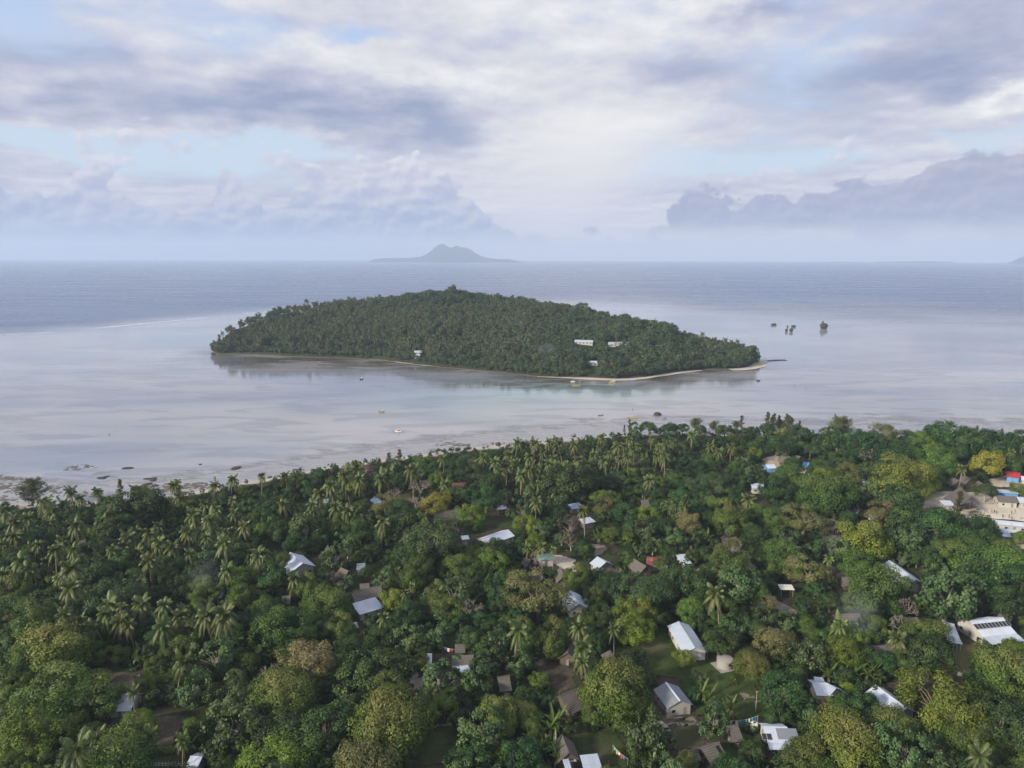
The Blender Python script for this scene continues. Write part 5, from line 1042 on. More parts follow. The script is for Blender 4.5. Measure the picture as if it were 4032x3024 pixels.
H('field_building', 'grey thatched building behind the playing field', 'D', (1830, 718), (1990, 728), 7.0, 4.2, 2.6, 'thatch', 'white', short='the grey building behind the field')
H('field_building', 'white-roofed building at the right behind the playing field', 'D', (1998, 728), (2150, 735), 7.0, 4.2, 2.6, 'white', 'white')
H('long_shed', 'long white metal roof along the near side of the playing field', 'D', (1800, 910), (2150, 945), 5.0, 3.6, 2.6, 'white', 'white', 'gable', short='the long white roof beside the field')
H('long_shed', 'second long white roof below the first beside the field', 'D', (1860, 980), (2020, 1000), 4.0, 3.2, 2.4, 'white', 'blue', 'gable')
H('long_shed', 'third short white roof below the second beside the field', 'D', (1880, 1015), (1960, 1025), 4.0, 3.0, 2.2, 'white', 'blue', 'gable')
H('thatched_hut', 'thatched roof at the end of the stacked white roofs', 'D', (1955, 1018), (2030, 1025), 6.0, 3.6, 2.0, 'thatch', 'bamboo')
H('thatched_house', 'grey thatched house right of the tan-topped tree', 'D', (510, 905), (590, 945), 7.0, 4.6, 1.9, 'thatch', 'bamboo', short='the grey thatched house by the tan tree')
H('thatched_hut', 'small pointed thatched hut below the grey thatched house', 'D', (495, 1105), (570, 1105), 5.6, 4.2, 1.7, 'thatch', 'bamboo', 'pyramid', short='the small pointed hut')
H('thatched_hut', 'dark thatched roof behind a loose tree left of the pointed hut', 'D', (200, 1118), (270, 1135), 5.0, 3.8, 1.8, 'thatch', 'dark')
H('long_house', 'long grey metal gable house with block gable end', 'D', (975, 1237), (1195, 1395), 7.0, 4.4, 2.5, 'zinc', 'block', short='the long grey metal gable house')
H('lean_to', 'white porch roof on the left side of the long grey house', 'D', (930, 1335), (1010, 1340), 3.6, 2.7, 2.3, 'white', 'dark', 'awning', cat='shelter')
H('thatched_house', 'upper of three grey thatched roofs near the long grey house', 'D', (500, 1290), (620, 1290), 5.0, 3.8, 1.9, 'thatch', 'bamboo', short='the three grey thatched roofs')
H('thatched_house', 'middle of three grey thatched roofs near the long grey house', 'D', (545, 1345), (640, 1340), 4.0, 3.2, 1.8, 'thatch', 'bamboo')
H('thatched_house', 'lowest of three grey thatched roofs near the long grey house', 'D', (590, 1375), (740, 1378), 5.0, 3.6, 1.8, 'thatch', 'bamboo')
H('awning', 'white cloth awning in the lane below tan-topped trees', 'D', (90, 1448), (205, 1452), 3.4, 2.7, 2.4, 'tarp', 'wood', 'awning', cat='awning', short='the white cloth awning')
H('metal_shed', 'white roof hidden behind the pale tan tree', 'D', (810, 880), (880, 890), 5.0, 3.2, 2.2, 'white', 'dark', 'shed', cat='shed')
H('thatched_hut', 'brown hut behind the bushes left of the pale tan tree', 'D', (690, 820), (740, 835), 4.6, 3.6, 1.8, 'thatch', 'dark')
H('metal_shed', 'white tin roof beside dark tree near the sand square', 'D', (860, 750), (910, 765), 3.6, 3.0, 2.2, 'white', 'dark', 'shed', cat='shed')
# solar panels on the school and the white house, each a part of its house
def solar(root, n, x0, x1, y, z, ang, h=1.7):
    w = (x1 - x0) / n; m = MB(); m.box((0, 0, 0), (w * .93, h, .05)); me = m.mesh('solar_panel', solar_m); fm = MB()
    for sg in (-1, 1): fm.box((sg * w * .465, 0, .005), (.035, h, .07)); fm.box((0, sg * h / 2, .006), (w * .93, .035, .072))
    fme = fm.mesh('frame', frame_m)
    for i in range(n):
        o = link('solar_panel', me, root, (x0 + w * (i + .5), y, z), (ang, 0, 0)); link('frame', fme, o)
solar(school, 10, -5.8, 5.8, -2.1, 4.40, math.atan2(5.1 - 2.8, 5.0), 1.7)
solar(panel_house, 2, -3.6, -1.4, -2.3, 3.70 - 2.3 * .4286 + .12, math.atan2(1.5, 3.5), 1.5)
m = MB(); m.box((0, 0, 0), (4.6, 2.6, .05)); m.build('roof_panel', HM['grey'], panel_house, loc=(2.2, -1.55, 3.70 - 1.55 * .4286 + .10), rot=(math.atan2(1.5, 3.5), 0, 0))
m = MB(); m.box((0, 0, 0), (.8, 2.4, .08)); m.build('dark_gap_strip', dark_m, broken, loc=(1.4, -1.5, 3.5 - 1.5 * .667 + .22), rot=(math.atan2(2.0, 3.0), 0, .15))  # dark strip laid on the thatch, painting the shade inside the hole
# ================================================================== small fittings around the houses
def lathe(prof, n=20):
    mb = MB(); k = len(prof)
    for r_, z_ in prof:
        for i in range(n): w = 2 * math.pi * i / n; mb.v.append((r_ * math.cos(w), r_ * math.sin(w), z_))
    for j in range(k - 1):
        for i in range(n): mb.f.append((j * n + i, j * n + (i + 1) % n, (j + 1) * n + (i + 1) % n, (j + 1) * n + i))
    mb.f.append(tuple(range(n))[::-1]); mb.f.append(tuple((k - 1) * n + i for i in range(n))); return mb
def gat(r, x, y, z=0.): return at(r, x, y, GZ + z) 
tank = empty('water_tank', gat('G', 1838, 470), .3); lathe([(2.15, -.1), (2.15, 2.3), (2.2, 2.35), (2.2, 2.45), (1.2, 2.62), (.05, 2.7)], 28).build('tank_body', conc_m, tank)
_m = MB(); _m.box((0, 0, 0), (5.6, 5.2, .25)); _m.build('base_slab', conc_m, tank, loc=(0, 0, .12)); _m = MB(); _m.box((0, 0, 0), (.6, .06, .6)); _m.build('hatch', dark_m, tank, loc=(0, -2.17, 1.7)); tag(tank, 'round grey concrete water tank on a slab by the lawn', 'water tank'); LANDMARK.append(('the round water tank', *px('G', 1838, 430)))
brl = empty('water_barrel', gat('G', 2092, 1010)); lathe([(.85, 0), (.9, .5), (.85, .52), (.9, 1.0), (.85, 1.02), (.9, 1.5), (.7, 1.75), (.2, 1.8)], 18).build('barrel_body', pale_m, brl); lathe([(.3, 1.8), (.3, 1.9), (.1, 1.92)], 12).build('lid', dark_m, brl); tag(brl, 'white plastic water barrel beside the square thatched hut', 'barrel')
def pole(label, r, x, y, h, arm=True):
    e = empty('pole', gat(r, x, y)); m = MB(); m.tube([(0, 0, -.3), (.05, 0, h)], [.09, .06], 8); m.build('post', post_m, e)
    if arm: m = MB(); m.box((0, 0, 0), (.7, .12, .1)); m.build('crossarm', post_m, e, loc=(.05, 0, h - .15))
    tag(e, label, 'pole')
pole('thin pale pole standing on the lawn by the sheet litter', 'G', 2104, 860, 5.5); pole('thin pole beside the small thatched hut and washing line', 'F', 1862, 360, 4.5); pole('short white post at the bottom edge of the yard', 'G', 830, 1335, 1.6, False); pole('white corner post at the long zinc-roofed house', 'G', 1684, 402, 2.6, False)
cloth = [plain('cloth_' + n, c, .9, .2) for n, c in (('white', (.6, .6, .6)), ('red', (.40, .05, .05)), ('blue', (.06, .16, .40)), ('black', (.02, .02, .02)), ('teal', (.08, .35, .40)), ('tan', (.42, .30, .2)))]
def washing_line(label, r, a, b, cols, sag=.35):
    A = gat(r, *a); B = gat(r, *b); e = empty('washing_line', A); d = B - A; h = 1.9
    for q in (Vector(), d): m = MB(); m.tube([q + Vector((0, 0, -.2)), q + Vector((0, 0, h + .1))], .05, 6); m.build('post', post_m, e)
    m = MB(); m.tube([d * t + Vector((0, 0, h - sag * 4 * t * (1 - t))) for t in np.linspace(0, 1, 9)], .02, 4); m.build('cord', pale_m, e); n = len(cols); u = d.normalized()
    for i, c in enumerate(cols):
        t = (i + .8) / (n + .6); p = d * t + Vector((0, 0, h - sag * 4 * t * (1 - t))); w = d.length / n * .36; hh = .7 + .3 * (i % 2); k = u.cross(Vector((0, 0, 1))) * .06; m = MB(); m.v = [tuple(p - u * w), tuple(p + u * w), tuple(p + u * w * .9 - Vector((0, 0, hh)) + k), tuple(p - Vector((0, 0, hh * 1.03)) - k), tuple(p - u * w * .9 - Vector((0, 0, hh)) + k), tuple(p)]; m.f = [(0, 5, 3, 4), (5, 1, 2, 3)]; m.build('garment', cloth[c], e)
    tag(e, label, 'washing line')
washing_line('washing line with red and white clothes at the bottom edge yard', 'G', (872, 1215), (1000, 1330), [4, 5, 0, 1, 2, 3]); washing_line('washing line with blue and teal clothes behind the square thatched hut', 'G', (1890, 1000), (2120, 955), [3, 0, 4, 2, 4, 0, 4, 2]); washing_line('dark washing line with a red cloth in front of the small hut', 'F', (1615, 350), (1790, 372), [2, 0, 1, 3, 3, 0])
def slabs(label, r, pts, name='tomb_slab', m=None):
    for i, (x, y, sx, sy, rz) in enumerate(pts):
        q = MB(); h = .35; q.hexa([(-sx / 2, -sy / 2, -.2), (sx / 2, -sy / 2, -.2), (sx / 2, sy / 2, -.2), (-sx / 2, sy / 2, -.2), (-sx / 2 * .94, -sy / 2 * .94, h), (sx / 2 * .94, -sy / 2 * .94, h), (sx / 2 * .94, sy / 2 * .94, h), (-sx / 2 * .94, sy / 2 * .94, h)]); tag(q.build(name, m or conc_m, None, loc=gat(r, x, y), rot=(0, 0, rz)), label[i], name.replace('_', ' '), 'pale slabs in a row right of the dry grass' if name == 'tomb_slab' else 'broken slabs by the dirt yard')
slabs(['pale concrete slab nearest the dry grass in the slab row', 'second pale concrete slab in the row below the dry grass', 'third pale concrete slab in the row below the dry grass', 'lowest pale concrete slab in the row under the hazy tree', 'offset pale slab beside the upper end of the slab row'], 'H', [(1680, 545, 2.4, 1.3, -.7), (1722, 575, 2.4, 1.4, -.7), (1765, 605, 2.4, 1.4, -.7), (1812, 635, 2.4, 1.4, -.7), (1725, 522, 2.0, 1.2, -.7)])
slabs(['largest broken grey slab lying by the dirt yard', 'smaller broken grey slab above the largest one', 'lowest broken grey slab by the path'], 'G', [(1290, 1005, 3.6, 2.2, .3), (1280, 970, 2.0, 1.4, .6), (1325, 1022, 2.4, 1.4, .1)], 'concrete_slab')
fr_ = empty('pergola_frame', gat('H', 1890, 750), .4)
for sx in (-1, 1):
    for sy in (-1, 1): m = MB(); m.tube([(sx * 1.2, sy * 1.0, -.2), (sx * 1.2, sy * 1.0, 2.3)], .08, 6); m.build('post', pale_m, fr_)
    m = MB(); m.box((sx * 1.2, 0, 2.36), (.12, 2.4, .12)); m.build('beam', pale_m, fr_); m = MB(); m.box((0, sx * 1.0, 2.47), (2.8, .1, .1)); m.build('beam', pale_m, fr_)
tag(fr_, 'small white open pergola frame in shade at the right edge', 'pergola')
# low wall / fences and hedge
def fence(label, r, a, b, n, h, mat, name='fence'):
    A = gat(r, *a); B = gat(r, *b); e = empty(name, A); d = B - A
    for i in range(n + 1): m = MB(); m.box((d.x * i / n, d.y * i / n, h / 2), (.12, .12, h + .3)); m.build('post', mat, e)
    for z in (.35, .75):
        m = MB(); m.tube([Vector((0, 0, h * z)), d + Vector((0, 0, h * z))], .05, 5); m.build('rail', mat, e)
    tag(e, label, 'fence')
fence('white rail fence along the bottom edge by the blue house', 'E', (1262, 1336), (1600, 1330), 12, 1.0, pale_m); fence('white wooden railing right of the solar school', 'H', (2160, 262), (2230, 275), 5, 1.1, pale_m)
hd = np.random.default_rng(5); A_, B_ = gat('E', 1268, 1228), gat('E', 1492, 1215); C_ = np.array([A_ + (B_ - A_) * t for t in hd.uniform(0, 1, 1500)]) + hd.normal(size=(1500, 3)) * [.3, .38, .28] + [0, 0, .7]
tag(link('hedge', quads('hedge', leaves(hd, C_, np.tile([0, -.4, 1.], (1500, 1)), .34), LM['lime'], {'tone': np.clip(hd.normal(size=1500) * .2 + .6, 0, 1), 'flush': np.zeros(1500)})), 'low yellow-green clipped hedge near the bottom left edge', 'hedge')
# football goal
goal = empty('football_goal', at('D', 1768, 868, GZ + .1), .1); gm = plain('goal_paint', (.45, .18, .14), .7, .2)
for sx in (-1.7, 1.7): m = MB(); m.tube([(sx, 0, -.1), (sx, 0, 2.3)], .07, 6); m.build('post', gm, goal)
m = MB(); m.tube([(-1.7, 0, 2.3), (1.7, 0, 2.3)], .07, 6); m.build('crossbar', gm, goal); tag(goal, 'small reddish football goal on the sand playing field', 'goal')
# ================================================================== people
def person_mesh(name, J, E, rad):
    me = bpy.data.meshes.new(name); me.from_pydata(J, E, []); o = bpy.data.objects.new(name, me); COL.objects.link(o); sk = o.modifiers.new('s', 'SKIN'); sv = me.skin_vertices[0].data
    for i, r_ in enumerate(rad): sv[i].radius = (r_, r_ * .85); sv[i].use_root = (i == 0)
    o.modifiers.new('u', 'SUBSURF').levels = 1; o.modifiers['u'].render_levels = 1; dg = bpy.context.evaluated_depsgraph_get(); dg.update(); res = bpy.data.meshes.new_from_object(o.evaluated_get(dg)); bpy.data.objects.remove(o); res.name = name; res.materials.clear(); res.materials.append(person_m); res.polygons.foreach_set('use_smooth', [True] * len(res.polygons)); return res
def person_fn(T, out):
    z = T.sep(T.coord('Object'))[2]; oi = T.n.new('ShaderNodeObjectInfo').outputs['Color']
    c = T.mix(T.ss(.80, .82, z), (.045, .045, .06), oi); c = T.mix(T.ss(1.44, 1.46, z), c, (.10, .055, .035)); c = T.mix(T.ss(.44, .42, z), c, (.10, .055, .035)); c = T.mix(T.ss(1.63, 1.66, z), c, (.012, .010, .009)); principled(T, out, c, .8, .2)
person_m = material('person_cloth_skin', person_fn)
def pose(la, ra, ll, rl, name):
    J = [(0, 0, .95), (0, 0, 1.2), (0, 0, 1.43), (0, -.01, 1.53), (0, -.02, 1.66), (0, -.02, 1.76)]; E = [(0, 1), (1, 2), (2, 3), (3, 4), (4, 5)]; R_ = [.14, .13, .14, .055, .09, .06]
    for s, (e_, w_) in ((-1, la), (1, ra)):
        b = len(J); J += [(s * .19, 0, 1.40), (s * .19 + s * e_[0], e_[1], e_[2]), (s * .19 + s * w_[0], w_[1], w_[2]), (s * .19 + s * w_[0] * 1.15, w_[1] * 1.2, w_[2] - .09)]; E += [(2, b), (b, b + 1), (b + 1, b + 2), (b + 2, b + 3)]; R_ += [.065, .05, .038, .04]
    for s, (k_, f_) in ((-1, ll), (1, rl)):
        b = len(J); J += [(s * .10, 0, .88), (s * .11 + k_[0], k_[1], k_[2]), (s * .12 + f_[0], f_[1], f_[2]), (s * .13 + f_[0], f_[1] - .14, f_[2] - .04)]; E += [(0, b), (b, b + 1), (b + 1, b + 2), (b + 2, b + 3)]; R_ += [.095, .07, .048, .042]
    return person_mesh(name, J, E, R_)
PM = [pose(((.06, .02, 1.13), (.08, -.06, .88)), ((.06, .02, 1.13), (.08, -.06, .88)), ((0, 0, .48), (0, .02, .06)), ((0, 0, .48), (0, .02, .06)), 'standing'),
      pose(((.10, .16, 1.18), (.12, .05, .98)), ((.10, -.18, 1.18), (.12, -.32, 1.1)), ((0, -.22, .54), (0, -.12, .10)), ((0, .12, .48), (0, .36, .16)), 'running'),
      pose(((.16, -.05, 1.2), (.32, -.16, 1.12)), ((.12, .02, 1.15), (.2, -.12, .95)), ((-.04, -.1, .48), (-.05, -.06, .06)), ((.04, .1, .47), (.06, .18, .07)), 'walking')]
def person(label, r, x, y, z, mesh_i, rz, col, group):
    o = link('person', PM[mesh_i], None, at(r, x, y, z), (0, 0, rz)); o.color = (*col, 1); tag(o, label, 'person', group)
g_ = 'people playing on the sand field'; zf = GZ + .2
for (x, y, k, rz, c, t) in ((1798, 858, 1, 1.0, (.05, .05, .06), 'person in dark shirt running beside the football goal'), (1820, 862, 0, 2.0, (.05, .05, .08), 'person in dark clothes standing right of the goal'), (1838, 868, 2, .4, (.03, .03, .04), 'person in black bending right beside the one near the goal'), (1887, 898, 0, 3.0, (.03, .03, .05), 'person in black standing nearest the long white roof'), (1938, 898, 2, 1.2, (.05, .05, .10), 'person in dark blue walking in the middle of the field'), (1958, 870, 1, 4.0, (.06, .05, .05), 'person in dark shirt running farther back mid field'), (1986, 860, 0, .8, (.10, .10, .14), 'person standing farthest back on the right of the field'), (1960, 916, 1, 5.0, (.08, .12, .22), 'person in blue running just above the long white roof'), (2035, 906, 2, 2.4, (.45, .45, .45), 'person in pale shirt at the right edge of the field')):
    person(t, 'D', x, y, zf, k, rz, c, g_)
g_ = 'people wading on the lagoon flat'
for (r, x, y, k, rz, c, t) in (('J', 1004, 915, 0, .3, (.35, .03, .05), 'person in red wading above the long yellow canoe'), ('J', 1208, 975, 0, 1, (.05, .08, .2), 'leftmost of three people wading together by the tree tops'), ('J', 1217, 975, 2, 2, (.1, .2, .35), 'middle of three people wading together by the tree tops'), ('J', 1225, 974, 0, .2, (.06, .06, .08), 'rightmost of three people wading together by the tree tops'), ('J', 2088, 752, 0, .5, (.05, .05, .06), 'lone dark figure wading right of the island point'), ('J', 2166, 772, 2, .5, (.05, .05, .06), 'dark figure wading farthest right off the island point'), ('L', 680, 817, 0, 0, (.05, .05, .06), 'lone dark figure far out on the left lagoon')):
    person(t, r, x, y, .0, k, rz, c, g_)
# ================================================================== boats
def boat(label, r, x, y, L, rz, hull, trim, cat='canoe', outrigger=True):
    e = empty('outrigger_canoe' if outrigger else 'motor_boat', at(r, x, y, .0), rz); n = 11; V = []; F = []; B = L * (.075 if outrigger else .15); Hh = .55 if outrigger else .9
    for i in range(n):
        t = i / (n - 1) * 2 - 1; w = B * max(.04, (1 - abs(t) ** (2.6 if outrigger else 3.2))); z0 = -.12 + .35 * abs(t) ** 3; z1 = Hh + .3 * abs(t) ** 2.5; V += [(t * L / 2, 0, z0), (t * L / 2, -w * .8, z0 + .18), (t * L / 2, -w, z1), (t * L / 2, -w * .75, z1), (t * L / 2, -w * .5, z0 + .3), (t * L / 2, w * .5, z0 + .3), (t * L / 2, w * .75, z1), (t * L / 2, w, z1), (t * L / 2, w * .8, z0 + .18)]
    for i in range(n - 1):
        for k in range(9): F.append((i * 9 + k, i * 9 + (k + 1) % 9, (i + 1) * 9 + (k + 1) % 9, (i + 1) * 9 + k))
    F += [tuple(range(9)), tuple((n - 1) * 9 + k for k in range(9))[::-1]]; link('hull', mesh('hull', V, F, hull, True), e)
    for q in (-.22, .05, .3): m = MB(); m.box((q * L, 0, Hh * .8), (.3, B * 1.7, .05)); m.build('seat', trim, e)
    if outrigger:
        m = MB(); m.tube([(-L * .32, B + 1.1, .28), (-L * .3, B + 1.1, .06), (L * .3, B + 1.1, .06), (L * .34, B + 1.1, .3)], [.06, .13, .13, .05], 7); m.build('outrigger_float', trim, e)
        for q in (-.18, .18): m = MB(); m.tube([(q * L, -B, Hh + .08), (q * L, B + .7, Hh + .1), (q * L, B + 1.1, .15)], .045, 5); m.build('boom', post_m, e)
    else:
        m = MB(); m.box((L * .16, 0, Hh + .55), (L * .24, B * 1.3, .9)); m.build('cabin', trim, e); m = MB(); m.box((L * .16, 0, Hh + 1.06), (L * .30, B * 1.55, .09)); m.build('canopy', pale_m, e); m = MB(); m.box((-L * .52, 0, Hh * .8), (.35, .4, .9)); m.build('outboard_motor', dark_m, e)
    tag(e, label, cat, 'boats on the lagoon')
yel = plain('boat_yellow', (.40, .32, .08), .5, .15, 1, .4); wht = plain('boat_white', (.5, .5, .5), .5, .1, 1, .4); redb = plain('boat_red', (.35, .06, .05), .5, .15, 1, .4); drk = plain('boat_dark', (.03, .03, .035), .5, .2)
boat('yellow boat floating alone in the middle of the channel', 'K', 153, 182, 3.6, .3, yel, wht, 'boat', False); boat('white boat with red and dark trim moored nearest the beach', 'K', 243, 298, 5, -.45, wht, redb, 'boat', False); boat('long yellow outrigger canoe beyond the tall beach tree', 'J', 1010, 963, 7, -.10, yel, yel); boat('yellow outrigger canoe in the dark water off the island beach', 'J', 625, 748, 7, .05, yel, wht); boat('yellow boat drawn up close to the island sand', 'J', 858, 731, 4.6, .15, yel, yel, 'boat', False); boat('white boat beside the yellow one at the island sand', 'J', 872, 722, 5, .1, wht, wht, 'boat', False); boat('low blue boat resting on the island beach', 'J', 998, 714, 4, .2, plain('boat_blue', (.05, .15, .4), .5, .15), wht); boat('small dark boat with white patch left of the island beach', 'I', 1254, 834, 4.6, 1.2, drk, wht, 'boat', False); boat('white boat in a cluster before the smoke off the island', 'J', 650, 728, 4.6, .9, wht, drk, 'boat', False); boat('pale boat just behind the white one in the cluster', 'J', 605, 722, 4, -.3, wht, drk, 'boat', False); boat('thin grey canoe aground between the channel and village trees', 'J', 792, 947, 4.5, .4, plain('boat_grey', (.2, .19, .17), .7, .2), drk)
# ================================================================== rock islets right of the island
green_top = LM['under']
def islet(label, x, y, W, h, top=True, seed=0):
    c = at('N', x, y); r = np.random.default_rng(seed); e = empty('rock_islet', (c.x, c.y, 0), float(r.uniform(0, 6))); R = W / 2; mb = MB(); n = 22; P = [(.80, -.8), (.76, .0), (.70, .18 * h), (.82, .38 * h), (1.0, .55 * h), (.97, .72 * h), (.72, .92 * h), (.3, h), (.02, h * 1.02)]
    for q, z in P:
        for i in range(n): w = 6.2832 * i / n; k = 1 + .16 * math.sin(2 * w + seed) + .10 * math.sin(5 * w + 2 * seed) + r.normal() * .035; mb.v.append((R * q * k * math.cos(w), R * q * k * math.sin(w) * .75, z + r.normal() * .08 * (z > 0)))
    for j in range(len(P) - 1):
        for i in range(n): mb.f.append((j * n + i, j * n + (i + 1) % n, (j + 1) * n + (i + 1) % n, (j + 1) * n + i))
    mb.build('rock', rock_m, e, True)
    if top:
        m = 1400; d = sphere_dirs(r, m); d[:, 2] = abs(d[:, 2]); C = d * [R * .82, R * .62, h * .42] * r.uniform(.8, 1.1, (m, 1)) + [0, 0, h * .72]; link('scrub', quads('scrub', leaves(r, C, d, .8), green_top, {'tone': np.clip(r.normal(size=m) * .2 + .45, 0, 1), 'flush': np.zeros(m)}), e)
    tag(e, label, 'islet', 'rock islets right of the wooded island'); return c
islet('flat dark rock islet leftmost of the small group', 287, 588, 9, 2.6, True, 1); islet('tiny dark rock islet at the top of the small group', 392, 603, 4.5, 2.4, False, 2); islet('low wide rock islet at the top right of the group', 437, 602, 8, 2.6, True, 3); islet('small blocky rock islet at the lower left of the group', 383, 637, 4.8, 4.2, False, 4); islet('blocky rock islet at the lower right of the group', 420, 638, 6.2, 4.5, True, 5)
ic = islet('mushroom-shaped scrubby islet with a lone palm on top', 670, 615, 14, 7.5, True, 6)
pe = empty('coconut_palm', (ic.x - 2, ic.y, 4.5), 0, (.9, .9, .72)); link('trunk', PALM_T[0][0], pe); link('crown', PALM_C[0], pe, PALM_T[0][1], None, (1.0, 1.0, 1.3)); tag(pe, 'lone coconut palm standing on the mushroom-shaped rock islet', 'palm')
o = link('mangrove_rock', rock_mesh(9, .8), None, at('J', 1172, 940, .4), (0, 0, .4), (3.0, 2.2, 2.6)); tag(o, 'dark boulder standing in shallow water near the wading people', 'rock')
o = link('mangrove_rock', rock_mesh(12, .6), None, at('J', 1847, 714, .3), (0, 0, .4), (2.0, 1.6, 1.6)); tag(o, 'dark boulder in the shallows left of the lone wading figure', 'rock')
# ================================================================== fill trees, undergrowth, island forest
PROT = OPEN_PX + HOUSE_PX
def hull2(pts):
    pts = sorted(set((float(a), float(b)) for a, b in pts))
    def half(ps):
        h = []
        for p in ps:
            while len(h) > 1 and (h[-1][0] - h[-2][0]) * (p[1] - h[-2][1]) - (h[-1][1] - h[-2][1]) * (p[0] - h[-2][0]) <= 0: h.pop()
            h.append(p)
        return h
    a = half(pts); b = half(pts[::-1]); return a[:-1] + b[:-1]
PROT = OPEN_PX + [hull2(q) for q in HOUSE_PX]
def blocked(P, rad=0.):
    """photo-pixel points that would cover open ground or a house"""
    b = np.zeros(len(P), bool); P = np.asarray(P)
    for poly in PROT:
        xs = [q[0] for q in poly]; ys = [q[1] for q in poly]; m = (P[:, 0] > min(xs) - rad) & (P[:, 0] < max(xs) + rad) & (P[:, 1] > min(ys) - rad) & (P[:, 1] < max(ys) + rad)
        if m.any():
            for dx, dy in ((0, 0), (-rad, 0), (rad, 0), (0, -rad), (0, rad)): b[m] |= ipoly(P[m] + [dx, dy], poly)
    return b
def fill_trees(n_want):
    r = np.random.default_rng(21); cnt = 0; C = np.array(CROWNS)
    for _ in range(9000):
        if cnt >= n_want: break
        gx = r.uniform(-330, 330); gy = r.uniform(125, 440)
        if gy > shore_y(np.array([gx]))[0] - (26 if gx < 70 else 10): continue
        W = r.uniform(4.5, 9.5); fx, fy = proj((gx, gy, GZ + W * .55))
        if not (-60 < fx < 4092 and 1650 < fy < 3120): continue
        w = W / mpp((gx, gy, 5)); d = np.hypot(C[:, 0] - fx, C[:, 1] - fy)
        if (d < (C[:, 2] + w * .5) * .60).any() or blocked([(fx, fy)], w * .46)[0] or blocked([(fx, fy + w * .35)], w * .2)[0]: continue
        k = r.choice(['dark', 'dense', 'loose', 'lime', 'spread'], p=[.50, .20, .16, .08, .06]); add_tree(fx, fy, w, str(k)); C = np.vstack([C, CROWNS[-1]]); cnt += 1
    return cnt
N_FILL = fill_trees(330)
def scatter(name, label, pts, scl, rot, pick, meshes, kind_group):
    col = bpy.data.collections.new(name + '_sources')
    for m_ in meshes: col.objects.link(bpy.data.objects.new(name + '_plant', m_))
    me = bpy.data.meshes.new(name); n = len(pts); me.vertices.add(n); me.vertices.foreach_set('co', np.asarray(pts, np.float32).ravel())
    for k, v_, ty in (('scl', scl, 'FLOAT'), ('rot', rot, 'FLOAT'), ('pick', pick, 'INT')):
        a_ = me.attributes.new(k, ty, 'POINT'); a_.data.foreach_set('value', np.asarray(v_, np.int32 if ty == 'INT' else np.float32))
    ng = bpy.data.node_groups.new(name, 'GeometryNodeTree'); ng.interface.new_socket('Geometry', in_out='INPUT', socket_type='NodeSocketGeometry'); ng.interface.new_socket('Geometry', in_out='OUTPUT', socket_type='NodeSocketGeometry'); N = ng.nodes; Lk = ng.links
    gi = N.new('NodeGroupInput'); go = N.new('NodeGroupOutput'); ci = N.new('GeometryNodeCollectionInfo'); ci.inputs['Collection'].default_value = col; ci.inputs['Separate Children'].default_value = True; ci.inputs['Reset Children'].default_value = True
    ip = N.new('GeometryNodeInstanceOnPoints'); ip.inputs['Pick Instance'].default_value = True
    def at_(nm, ty): q = N.new('GeometryNodeInputNamedAttribute'); q.data_type = ty; q.inputs['Name'].default_value = nm; return q.outputs[0]
    cx = N.new('ShaderNodeCombineXYZ'); Lk.new(at_('rot', 'FLOAT'), cx.inputs[2]); er = N.new('FunctionNodeEulerToRotation'); Lk.new(cx.outputs[0], er.inputs[0])
    Lk.new(gi.outputs[0], ip.inputs['Points']); Lk.new(ci.outputs[0], ip.inputs['Instance']); Lk.new(at_('pick', 'INT'), ip.inputs['Instance Index']); Lk.new(er.outputs[0], ip.inputs['Rotation']); Lk.new(at_('scl', 'FLOAT'), ip.inputs['Scale']); Lk.new(ip.outputs[0], go.inputs[0])
    o = link(name, me); md = o.modifiers.new('scatter', 'NODES'); md.node_group = ng; tag(o, label, None, None, 'stuff'); return o
def undergrowth():
    r = np.random.default_rng(31); n = 15000; x = r.uniform(-360, 360, n); y = r.uniform(118, 440, n); ok = (y < shore_y(x) - 6 - 3 * r.random(n)) & (abs(x) < .76 * y + 40); x, y = x[ok], y[ok]; n = len(x)
    s = r.uniform(.45, 1.25, n); s *= np.where(shore_y(x) - y < 26, .6, 1.)
    p1 = np.stack(proj(np.stack([x, y, np.full(n, GZ + .2)], 1)), 1); p2 = np.stack(proj(np.stack([x, y, GZ + 2.2 * s], 1)), 1); bad = blocked(p1, 7) | blocked(p2, 5); x, y, s = x[~bad], y[~bad], s[~bad]; n = len(x)
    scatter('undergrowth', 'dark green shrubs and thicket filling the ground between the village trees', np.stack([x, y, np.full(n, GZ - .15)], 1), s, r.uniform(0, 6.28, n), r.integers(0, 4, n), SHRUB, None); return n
N_UNDER = undergrowth()
def far_palm(seed, H):
    r = np.random.default_rng(seed); VV = []; TT = []; FF = []
    for (lift, dr, yaw, l, dry) in frond_set(seed, 17, 3.7):
        V, t, f = frond(r, l, dr, lift, 8, .42, dry); V = rotz(V, yaw) + [0, 0, H]; VV.append(V); TT.append(t); FF.append(f)
    for i in range(6):
        a, b = i * 1.0472, (i + 1) * 1.0472; VV.append(np.array([(.2 * math.cos(a), .2 * math.sin(a), -1), (.2 * math.cos(b), .2 * math.sin(b), -1), (.15 * math.cos(b), .15 * math.sin(b), H), (.15 * math.cos(a), .15 * math.sin(a), H)])); TT.append(np.array([.6])); FF.append(np.array([.8]))
    return quads('palm', np.concatenate(VV), LM['farpalm_shaded'], {'tone': np.concatenate(TT), 'flush': np.concatenate(FF)})
FAR_P = [far_palm(300 + i, 7.5 + i) for i in range(4)]
ISL_HOUSE = []
